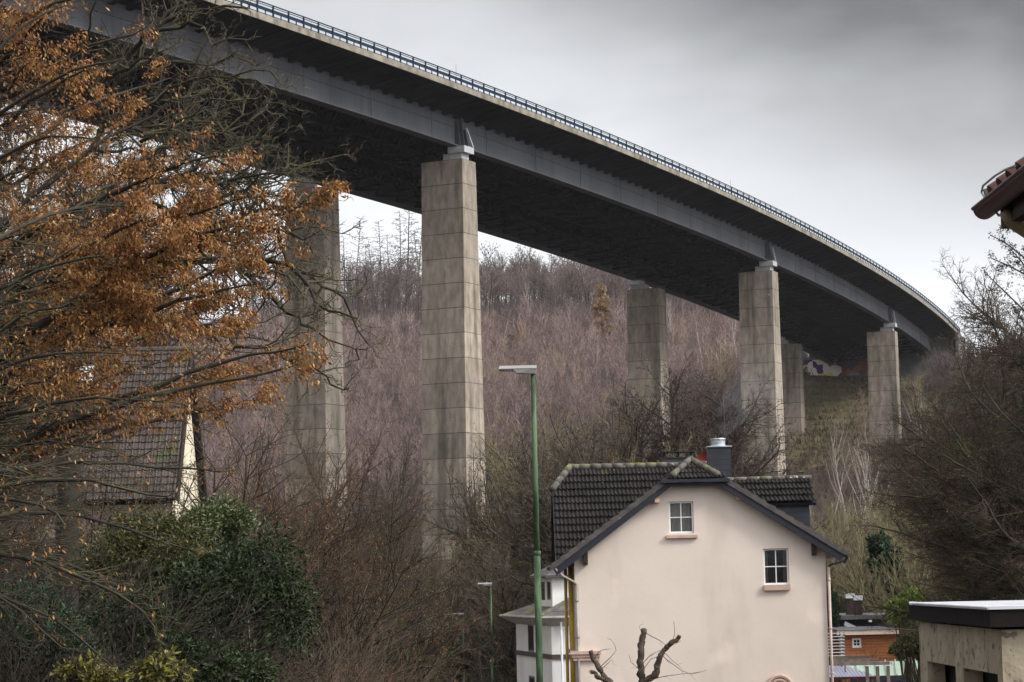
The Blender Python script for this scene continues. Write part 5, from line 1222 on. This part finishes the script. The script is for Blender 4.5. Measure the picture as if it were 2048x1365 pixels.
# -------- bare trees of the valley floor
VAL = [(962, 895, 150, 1, 'slender bare tree rising before the bright edge of the front viaduct pier'), (872, 1060, 170, 2, 'bare brown tree in front of the dark face of the front viaduct pier'), (1055, 905, 165, 0, 'dark bare tree behind the middle street lamp'), (1085, 860, 150, 2, 'bare tree right behind the tall green lamp'), (735, 930, 185, 0, 'bare tree just left of the front viaduct pier'), (740, 850, 205, 2, 'bare tree between the far left pier and the front pier'), (1140, 800, 140, 3, 'yellowish bare tree above the left end of the cream house roof'), (1190, 770, 132, 1, 'bare upright tree above the cream house roof, left of the middle'), (1245, 755, 136, 3, 'tallest yellowish bare tree above the cream house roof'), (1290, 790, 140, 0, 'dark bare tree over the roof in front of the middle back pier'), (1165, 850, 118, 2, 'low brown bare tree just above the tiled ridge'), (1060, 960, 140, 2, 'brown bare tree between the tall lamp and the cream house'), (835, 1050, 150, 0, 'dark bare tree above the smallest street lamp'), (940, 1050, 165, 2, 'brown bare tree between the two smaller street lamps'), (1035, 1030, 128, 0, 'dark bare tree behind the white villa roof'), (690, 900, 170, 2, 'bare tree at the foot of the far left pier'), (905, 1050, 190, 3, 'yellowish bare tree low before the front viaduct pier'), (1110, 880, 150, 0, 'bare dark tree touching the left hip of the tiled roof'), (985, 1000, 158, 1, 'thin bare tree beside the middle street lamp head'),
       (1390, 850, 118, 3, 'yellowish bare tree behind the two roof chimneys'), (1220, 850, 116, 0, 'low bare tree behind the middle of the tiled ridge')]
for px, top, Y, f, lab in VAL: kb.at(px, top, Y, lab, 'bare trees on the valley floor', .45 if lab.startswith('slender') else (.6 if 690 < px < 1000 else .9), f)
ka.at(1345, 695, 126, 'dark twiggy alder in front of the middle back pier', 'dark alders', 1.0, 0)
ka.at(1425, 720, 122, 'dark twiggy alder behind the slate chimney', 'dark alders', 1.0, 1)
ka.at(1465, 850, 112, 'small dark alder between slate chimney and the second front pier', 'dark alders', .9, 0)
ka.at(1385, 760, 130, 'small dark alder between the two taller alders', 'dark alders', 1.0, 1)
ka.at(1300, 770, 136, 'dark alder just left of the tallest alder behind the tiled roof', 'dark alders', 1.2, 1)
ka.at(1480, 790, 124, 'dark alder directly before the second front pier', 'dark alders', 1.1, 1)
kb.at(1150, 850, 128, 'brown bare tree behind the left half of the tiled ridge', 'bare trees on the valley floor', .9, 2)
kpb.at(1443, 665, 440, 'pale twigged tree standing left of the second front pier', None)
for px, top, Y, lab in ((1625, 985, 150, 'olive willow bush behind the slate dormer'), (1700, 970, 185, 'olive willow bush behind the roof slope of the cream house'), (1770, 935, 180, 'tallest round olive willow bush right of the cream house'), (1830, 1000, 160, 'olive willow bush at the edge of the brown alder'), (1665, 1050, 152, 'olive willow bush above the two white capped chimneys'), (1740, 1060, 160, 'olive willow bush behind the dark spruce'), (1890, 1060, 140, 'olive willow bush behind the flat roofed shed'), (1960, 1090, 120, 'olive willow bush over the shed roof near the edge')):
    kw_.at(px, top, Y, lab, 'willow bushes in the valley', 1.15)
kru.at(1680, 1110, 150, 'pale rusty hornbeam behind the two white capped chimneys', 'rusty hornbeams on the bank', 1.1, 2)
ks.at(1775, 1070, 145, 'dark green spruce behind the flat roofed house', 'dark spruces', 1.15)
ks.at(1660, 1165, 126, 'small dark spruce at the corner of the cream house by the trellis', 'dark spruces', .5)
leafy_bush('bright_evergreen', 1815, 1225, 100, .9, .8, 1.1, 5200, .22, 'bright_leaf', 'oak_twig', 'bright green leafy shrub at the corner of the shed', 'shrub', 14)
leafy_bush('bright_evergreen', 1830, 1300, 96, .9, .8, .6, 3000, .2, 'olive_leaf', 'oak_twig', 'olive green low shrub under the bright green shrub', 'shrub', 15)
kdk.at(1790, 1270, 112, 'brown bare shrub in front of the wooden cabin', 'bare shrubs on the bank', 1.2)
for px, Y in ((1762, 117), (1776, 116)):
    pass
kdk.at(1745, 1275, 114, 'thin bare shrub over the cabin wall', 'bare shrubs on the bank', .9)
leafy_bush('yew_shrub', 955, 1335, 152, 2.6, 1.5, 2.0, 9000, .22, 'conifer_leaf', 'alder_twig', 'dark rounded evergreen between the two smaller street lamps', 'shrub', 16)

# -------- near trees at the right edge
RN = dict(BARE, H=15, dens=[4.0, 6.5, 8.5, 8.0, 0], step=[.8, .5, .35, .25, .2], wig=[.05, .11, .14, .16, .16], up=[.03, .03, .02, .02, .02], ang=[1.0, .75, .7, .6, .6], ratio=[.42, .42, .40, .4, 0], bare=[.12, .1, .06, .05, 0], rmin=.007, leaf_lvl=3)
knr = Kind('brown_alder', 'tree', [(RN, 15, 'bare_bark', 'brown_twig', dict(leaf='rust_leaf', leafn=16000, leafsz=.06))])
knr.at(2010, 470, 95, 'tall brown twigged alder filling the right edge below the red roof', 'brown alders by the edge', 1.0)
knr.at(2075, 540, 70, 'nearest brown alder with dark horizontal branches over the shed', 'brown alders by the edge', 1.1)
knr.at(1905, 760, 210, 'brown alder low before the viaduct end', 'brown alders by the edge', 1.0)
knr.at(2040, 620, 120, 'brown alder behind the flat roofed shed', 'brown alders by the edge', 1.0)
knr.at(1990, 620, 130, 'brown alder in front of the right end of the viaduct', 'brown alders by the edge', .7)
kdt = Kind('dark_tree', 'tree', [(dict(RN, H=15, up=[.02, .05, .03, .02, .0], bare=[.08, .1, .06, .05, 0]), 15, 'alder_twig', 'alder_twig', dict(leaf='rust_leaf', leafn=5000, leafsz=.06)), (dict(RN, H=15, stems=2, lean=.3), 15, 'beech_bark', 'beech_bark', dict(leaf='dry_leaf', leafn=14000, leafsz=.075))])
kdt.at(20, 60, 108, 'tall dark twiggy tree behind the leafy beech at the edge', 'dark trees on the bank', 1.0, 0)
kdt.at(170, 250, 112, 'dark twiggy tree behind the old house roof and the oak', 'dark trees on the bank', .8, 0)
kdt.at(-70, 250, 80, 'dark two stemmed tree cut by the edge beside the old house', 'dark trees on the bank', .6, 1)
tc_ = Tree(dict(RN, dens=[2, 2.6, 3, 2, 0], leaf_lvl=2, rmin=.006), 17); bq = A(2200, 1000, 40); gq = gz(bq.x, 40)
tc_.guided([Vector((bq.x, 40, gq)), A(2190, 900, 40), A(2150, 500, 40), A(2120, 350, 40)], .16, .06, 0, .02, 0)
for (a, b_) in (((2160, 620), (1972, 478)), ((2170, 650), (1985, 520)), ((2150, 560), (2000, 430)), ((2175, 760), (1990, 560)), ((2165, 700), (2010, 500)), ((2140, 500), (2030, 400))):
    s0, e = A(*a, 40), A(*b_, 40 + rg.uniform(-1.5, 1.5)); tc_.guided([s0, s0.lerp(e, .4) + Vector((0, 0, .15)), e], .03, .008, 2, .03, 1.0)
build_tree('cone_alder', tc_, (bq.x, 40, gq), 'near alder sprays with dark cones hanging under the red tiled eave', 'tree', None, 'bare_bark', 'bare_bark', 2, 'alder_twig', .045, 3500, .3, seed=9)

# -------- pollarded tree before the cream house
pt = Tree(dict(H=1, r=.1, step=[.3, .2, .15, .12], wig=[.05, .08, .1, .12], up=[0, .03, .03, 0], dens=[0, 0, 1.2, 0], ang=[.8, .9, .9, .6], ratio=[.4, .22, .4, 0], bare=[0, 0, .1, 0], rmin=.004), 3); DP = 60.0
b0 = A(1283, 1420, DP); gp = gz(b0.x, DP)
stub = []
def L3(*q): return [A(x, y, DP + d) for x, y, d in q]
pt.guided([Vector((b0.x, DP, gp)), A(1280, 1420, DP)], .2, .15, 0, .01, 0)
for q, r0, r1 in ((((1280, 1420, 0), (1284, 1365, 0), (1283, 1310, 0), (1289, 1262, 0)), .10, .075), (((1284, 1365, 0), (1310, 1345, -.2), (1322, 1310, -.3), (1340, 1292, -.4), (1358, 1273, -.5)), .085, .055), (((1280, 1420, 0), (1240, 1390, .2), (1210, 1352, .3), (1192, 1330, .3), (1180, 1302, .3)), .085, .05), (((1240, 1392, .2), (1215, 1368, .1), (1200, 1357, .1), (1181, 1342, .1)), .07, .05)):
    c = pt.guided(L3(*q), r0, r1, 1, .014, 0, n=34)
    for j in range(len(c)): c[j] = (*c[j][:3], c[j][3] * (1 + rg.uniform(-.10, .14) + (.25 if rg.random() < .10 else 0)))
    x = c[-1]; d_ = Vector(c[-1][:3]) - Vector(c[-3][:3]); d_.normalize(); c.append((*(Vector(x[:3]) + d_ * .004), .002)); stub.append((Vector(x[:3]), d_, x[3]))
for q in (((1289, 1265), (1330, 1290), (1322, 1318)), ((1283, 1330), (1320, 1300), (1345, 1320), (1366, 1335)), ((1285, 1345), (1300, 1320), (1330, 1310)), ((1200, 1335), (1230, 1300), (1215, 1275)), ((1200, 1340), (1222, 1322), (1228, 1332)), ((1280, 1340), (1262, 1325), (1258, 1310)), ((1325, 1310), (1350, 1290), (1362, 1285)), ((1325, 1312), (1345, 1330), (1380, 1350), (1412, 1342)), ((1340, 1295), (1350, 1270), (1346, 1240)), ((1188, 1318), (1205, 1300), (1222, 1295)), ((1300, 1360), (1350, 1352), (1400, 1345)), ((1289, 1270), (1278, 1255), (1285, 1245))):
    pt.guided([A(x, y, DP - .1 + rg.uniform(-.2, .2)) for x, y in q], .010, .004, 2, .012, 1.0)
pol = build_tree('pollarded_tree', pt, (b0.x, DP, gp), 'pollarded tree with thick sawn off limbs in front of the cream wall', 'tree', None, 'cut_bark', 'pale_twig', 2, sides=(12, 10, 4, 3, 3, 3))

for p_, d_, r_ in stub: MB().tube([p_ + d_ * .006, p_ + d_ * .014], r_ * .86, 12).build('cut_end', 'cut_wood', pol)
# -------- far slopes: one mass of young growth on each, trees that can be told apart as trees
def saplings(name, label, pts, hs_, P, m, r, seed, nvar=6, sides=3):
    """a thicket nobody could count, one object"""
    g = np.random.default_rng(seed); Vs, Qs = [], []; var = []
    for k in range(nvar):
        tr = Tree(P, seed * 10 + k)
        for st in range(P.get('stems', 1)): tr.branch((tr.rng.gauss(0, .3) * (P.get('stems', 1) > 1), 0, 0), vrot((0, 0, 1), P.get('lean', .08) * tr.rng.random(), tr.rng.uniform(0, 6.28)), P['H'] * tr.rng.uniform(.75, 1), r, 0)
        var.append(tubes_np([c for l in tr.ch for c in l], sides))
    o = 0
    for k in range(nvar):
        sel = np.arange(k, len(pts), nvar); v, q = var[k]; p = pts[sel]; n = len(sel); a = g.uniform(0, 6.28, n); s_ = hs_[sel] / P['H']
        ca, sa = np.cos(a)[:, None], np.sin(a)[:, None]
        X = (v[None, :, 0] * ca - v[None, :, 1] * sa) * s_[:, None] + p[:, 0:1]; Yv = (v[None, :, 0] * sa + v[None, :, 1] * ca) * s_[:, None] + p[:, 1:2]; Z = v[None, :, 2] * s_[:, None] + p[:, 2:3]
        Vs.append(np.stack((X, Yv, Z), -1).reshape(-1, 3)); Qs.append((q[None] + (np.arange(n) * len(v))[:, None, None]).reshape(-1, 4) + o); o += n * len(v)
    ob_ = link(name, np_mesh(name, np.concatenate(Vs), np.concatenate(Qs), m=m)); tag(ob_, label, kind='stuff'); return ob_
def scatter(n, x0, x1, y0, y1, seed, keep=None):
    """points spread in the wedge that the view can plausibly meet"""
    g = np.random.default_rng(seed); Y = np.sqrt(g.uniform(y0 ** 2, y1 ** 2, n)); X = (g.uniform(x0, x1, n) - 1024) / F * Y
    p = np.stack((X, Y, hgt(X, Y) - .2), -1)
    return p if keep is None else p[keep(X, Y)]
PAD = 120
SAP = dict(H=7, r=.05, step=[1.0, .7, .6], wig=[.06, .12, .15], up=[.03, .12, .08], dens=[3.0, 2.0, 0], ang=[.65, .55, .5], ratio=[.42, .45, 0], bare=[.15, .1, 0], rmin=.034, thick=.014)
p = scatter(3300, 420 - PAD, 1620, 335, 550, 3, lambda X, Y: (X / Y * F + 1024 < 1570) & ~((X > 20) & (Y < 360)))
g = np.random.default_rng(5); saplings('birch_thicket', 'dense purplish thicket of bare young trees covering the hillside behind the piers', p, g.uniform(3.5, 9.5, len(p)), SAP, 'thicket_twig', .05, 4)
p = scatter(3000, 1520, 2048 + PAD, 300, 520, 6, lambda X, Y: ((X > 72) | (Y < 392)) & (Y < 462) & ((X > 70) | (Y < 420)))
hs2 = g.uniform(3.5, 7, len(p)) * np.where((p[:, 0] < 78) & (p[:, 1] > 330), .42, 1)
saplings('slope_thicket', 'brownish thicket of bare young trees on the slope below the end of the viaduct', p, hs2, SAP, 'slope_twig', .05, 7)
BRU = dict(H=4, r=.03, stems=5, lean=.8, step=[.6, .45, .4], wig=[.08, .12, .15], up=[.03, .05, .05], dens=[2.8, 2.2, 0], ang=[.6, .55, .5], ratio=[.45, .42, 0], bare=[.1, .05, 0], rmin=.013, thick=.011)
p = scatter(1000, 500 - PAD, 1800, 125, 330, 8, lambda X, Y: (X < 1.5) | (Y > 150) )
p = p[~((p[:, 0] > -9) & (p[:, 0] < 30) & (p[:, 1] < 152))]
saplings('undergrowth', 'brown tangle of bare undergrowth on the valley floor', p, g.uniform(2.5, 6.5, len(p)), BRU, 'brush_twig', .03, 9)
p = scatter(260, 1640, 2048 + PAD, 150, 300, 10)
saplings('undergrowth', 'brown tangle of bare undergrowth on the valley side behind the shed', p, g.uniform(3, 6.5, len(p)), BRU, 'brush_twig', .03, 11)
p = scatter(420, 1560, 1860, 295, 425, 14, lambda X, Y: X < 80)
saplings('slope_brush', 'low brown brush at the feet of the far piers', p, g.uniform(1.6, 3.4, len(p)), BRU, 'brush_twig', .05, 15)
p = scatter(340, -120, 900, 62, 125, 12, lambda X, Y: X < -6.5 - 0.012 * Y)
saplings('bank_undergrowth', 'brown tangle of bare undergrowth on the bank left of the road', p, g.uniform(1.5, 3.6, len(p)), BRU, 'bank_twig', .03, 13)

FAR = dict(RIDGE, step=[1.3, 1.0, .8], dens=[2.6, 2.6, 0], rmin=.055)
p = scatter(420, 620 - PAD, 1560, 665, 800, 31)
saplings('far_woodland', 'grey mass of bare beech woodland closing the ridge behind the front trees', p, g.uniform(10, 19, len(p)), FAR, 'ridge_twig', .2, 32, 4)
p = scatter(1700, 620 - PAD, 1560, 545, 700, 33)
saplings('ridge_undergrowth', 'brown undergrowth between the trunks along the ridge', p, g.uniform(2.5, 6, len(p)), BRU, 'ridge_twig', .06, 34)
n_ = 26; gY = np.linspace(398, 520, n_); rows_ = []
gr_ = np.random.default_rng(8)
for Y in gY:
    a, b_ = (1575 + gr_.normal() * 6 - 1024) / F * Y, (1735 + gr_.normal() * 8 - 1024) / F * Y
    if Y > 468: b_ = min(b_, axis(469, -25)[0].x - 1.2 + (Y - 469) * .1)
    X = np.linspace(a, b_, 12); rows_.append(np.stack((X, np.full(12, Y) + gr_.normal(size=12) * .8, hgt(X, Y) + .8 * min(1, (Y - 400) / 14) + gr_.random(12) * .4), -1))
i = (np.arange(n_ - 1)[:, None] * 12 + np.arange(11)[None]).ravel()
gs = link('grass_slope', np_mesh('grass_slope', np.concatenate(rows_), np.stack((i, i + 1, i + 13, i + 12), -1), m='slope_grass', smooth=True)); tag(gs, 'dull olive grass on the slope under the end of the viaduct', kind='structure')

gp_ = np.concatenate(rows_); g = np.random.default_rng(44); i = g.integers(0, len(gp_), 9000); C = gp_[i] + g.normal(size=(9000, 3)) * np.array([1.2, 2.2, .1])
v, q = leaves_np(C, g.normal(size=(9000, 3)) * .4 + np.array([0, 0, 1.0]), .75, g, wide=.35)
tag(link('grass', np_mesh('grass', v, tris=q, m='slope_grass')), 'rough olive grass tufts on the slope under the painted abutment wall', kind='stuff')
def ordinal(i): return ['first', 'second', 'third', 'fourth', 'fifth', 'sixth', 'seventh', 'eighth', 'ninth', 'tenth', 'eleventh', 'twelfth', 'thirteenth', 'fourteenth', 'fifteenth', 'sixteenth', 'seventeenth', 'eighteenth', 'nineteenth', 'twentieth'][i]
def row(kind, specs, fmt, group):
    """specs sorted by photo column; each label counts from the left inside its own stretch"""
    for i, (px, Y, H, w_) in enumerate(sorted(specs)):
        x = (px - 1024) / F * Y; kind.plant(x, Y, H, fmt.format(ordinal(i)), group, w_)
rr = random.Random(12)
row(kl, [(px, Y, H, 1.0) for px, Y, H in ((690, 640, 22), (708, 655, 27), (735, 640, 19), (752, 660, 22), (768, 640, 26), (782, 655, 22), (800, 645, 29), (812, 650, 31), (832, 640, 25), (722, 630, 17), (775, 625, 18), (845, 655, 24))], '{} bare larch from the left on the skyline between far left pier and front pier', 'bare larches on the skyline')
def stretch(x0, x1, n, y0, y1, fmt, group, kind=kr, h=(15, 20)):
    row(kind, [(x0 + (x1 - x0) * (i + rr.uniform(.1, .9)) / n, rr.uniform(y0, y1), rr.uniform(*h), rr.uniform(.9, 1.2)) for i in range(n)], fmt, group)
GR = 'bare beeches along the ridge'
stretch(965, 1110, 20, 640, 720, '{} ridge beech counted from the edge of the front pier', GR)
stretch(1115, 1260, 20, 640, 720, '{} ridge beech counted leftmost first under the deck before the middle back pier', GR)
stretch(1335, 1480, 12, 620, 690, '{} ridge beech counted from the middle back pier towards the second front pier', GR)
stretch(690, 850, 16, 610, 660, '{} grey beech below the skyline larches, counted from the far left pier', GR, h=(12, 17))
stretch(480, 680, 12, 600, 650, '{} ridge beech counted leftmost first seen through the oak branches', GR, h=(12, 18))
def band(x0, x1, n, y0, y1, lab, h):
    for i in range(n):
        px = x0 + (x1 - x0) * (i + rr.uniform(.1, .9)) / n; Y = rr.uniform(y0, y1); kr.plant((px - 1024) / F * Y, Y, rr.uniform(*h), lab, GR, rr.uniform(.9, 1.25))
band(966, 1255, 34, 575, 650, 'grey beech in the crowded band above the purple thicket left of the middle back pier', (12, 17))
band(690, 850, 16, 560, 640, 'grey beech in the crowded band under the skyline larches', (12, 17))
band(1330, 1490, 16, 560, 640, 'grey beech in the crowded band right of the middle back pier', (12, 17))
stretch(970, 1250, 14, 585, 625, '{} lower beech at the top of the purple thicket, counted from the front pier', GR, h=(10, 15))
for px, Y, H, lab in ((1003, 520, 13, 'white birch right beside the front pier in the purple thicket'), (1062, 560, 12, 'white birch above the tall green lamp in the thicket'), (1180, 575, 14, 'white birch high in the thicket before the middle back pier'), (1345, 500, 16, 'white birch just right of the middle back pier'), (1405, 470, 17, 'white birch centred between the middle back pier and second front pier'), (1440, 560, 14, 'white birch high on the slope left of the second front pier'), (985, 470, 10, 'low white birch at the foot of the front pier thicket'), (1470, 480, 15, 'white birch against the left edge of the second front pier')):
    kbi.plant((px - 1024) / F * Y, Y, H, lab, 'white birches on the slopes', .9)
for px, top, Y, lab in ((1650, 850, 330, 'short white birch just right of the third back pier'), (1690, 815, 320, 'multi branched white birch left of the third front pier'), (1722, 770, 335, 'tallest white birch touching the third front pier'), (1705, 850, 300, 'white birch in front of the branching birch'), (1770, 830, 310, 'white birch in front of the third front pier'), (1828, 745, 345, 'white birch standing right of the third front pier'), (1640, 900, 310, 'white birch at the foot of the third back pier'), (1738, 900, 290, 'low white birch at the left foot of the third front pier')):
    kbi.at(px, top, Y, lab, 'white birches on the slopes', .8)
kt.plant((1205 - 1024) / F * 540, 540, 13, 'larger tawny larch in the purple thicket before the middle back pier', 'tawny larches', 1.2)
kt.plant((1040 - 1024) / F * 510, 510, 9, 'small tawny larch right above the tall green lamp head', 'tawny larches', 1.1)
kt.plant((1300 - 1024) / F * 560, 560, 10, 'tawny larch partly behind the middle back pier', 'tawny larches', 1.1)
ks.plant((1018 - 1024) / F * 515, 515, 6, 'small green spruce beside the small tawny larch', 'dark spruces', 1.5)
stretch(1830, 1900, 6, 340, 420, '{} spur tree between third front pier and viaduct end', 'bare trees on the right spur', kb, (9, 14))
stretch(1905, 2000, 9, 240, 380, '{} spur tree counted from the viaduct end to the shed', 'bare trees on the right spur', kb, (11, 17))
stretch(2002, 2100, 7, 200, 330, '{} spur tree counted from the red eave outward', 'bare trees on the right spur', kb, (13, 18))
stretch(1600, 1720, 6, 240, 290, '{} brown tree low between second and third front piers', 'bare trees on the right spur', kb, (5, 8))
stretch(1800, 1900, 6, 220, 300, '{} brown tree low right of the third front pier', 'bare trees on the right spur', kb, (7, 10))
stretch(1590, 1640, 3, 500, 540, '{} slope tree beside the graffiti wall', 'bare trees on the right spur', kb, (8, 12))
stretch(400, 690, 9, 230, 330, '{} valley tree seen behind the rusty hornbeams', 'bare trees on the valley floor', kb, (9, 14))
stretch(700, 850, 6, 230, 320, '{} valley tree between the two left piers', 'bare trees on the valley floor', kb, (8, 12))

# ------------------------------------------------------------------ hazy air and chimney smoke
hz = MB().box(-720, 760, -90, 1310, -40, 125).build('haze', 'wire'); tag(hz, 'pale damp winter haze filling the valley', kind='stuff')
m = bpy.data.materials.new('haze'); m.use_nodes = True; nt = m.node_tree; nt.nodes.clear()
pv_ = N(nt, 'ShaderNodeVolumePrincipled'); pv_.inputs['Color'].default_value = (.90, .91, .96, 1); pv_.inputs['Density'].default_value = .00005; pv_.inputs['Anisotropy'].default_value = .2
mo = N(nt, 'ShaderNodeOutputMaterial'); nt.links.new(pv_.outputs[0], mo.inputs['Volume']); hz.data.materials.clear(); hz.data.materials.append(m)

sm0 = A(1440, 872, 83.8); sp_ = [sm0, A(1448, 850, 84), A(1465, 822, 84.3), A(1490, 795, 84.8), A(1520, 765, 85.4), A(1555, 735, 86)]
sk = MB().tube(sp_, [.2, .40, .6, .8, .9, .25], 14).build('chimney_smoke', 'wire', None, True); tag(sk, 'thin bluish smoke drifting from the slate chimney', kind='stuff')
m = bpy.data.materials.new('smoke'); m.use_nodes = True; nt = m.node_tree; nt.nodes.clear()
v_ = N(nt, 'ShaderNodeVolumePrincipled'); v_.inputs['Color'].default_value = (.80, .83, .90, 1)
tcx = N(nt, 'ShaderNodeTexCoord'); nz_ = N(nt, 'ShaderNodeTexNoise'); nz_.inputs['Scale'].default_value = 1.3; nz_.inputs['Detail'].default_value = 4; nz_.inputs['Distortion'].default_value = .8
nt.links.new(tcx.outputs['Object'], nz_.inputs['Vector'])
mr = N(nt, 'ShaderNodeMapRange'); mr.inputs[1].default_value = .45; mr.inputs[2].default_value = .75; mr.inputs[3].default_value = 0; mr.inputs[4].default_value = .10
nt.links.new(nz_.outputs['Fac'], mr.inputs[0]); nt.links.new(mr.outputs[0], v_.inputs['Density'])
mo = N(nt, 'ShaderNodeOutputMaterial'); nt.links.new(v_.outputs[0], mo.inputs['Volume']); sk.data.materials.clear(); sk.data.materials.append(m)
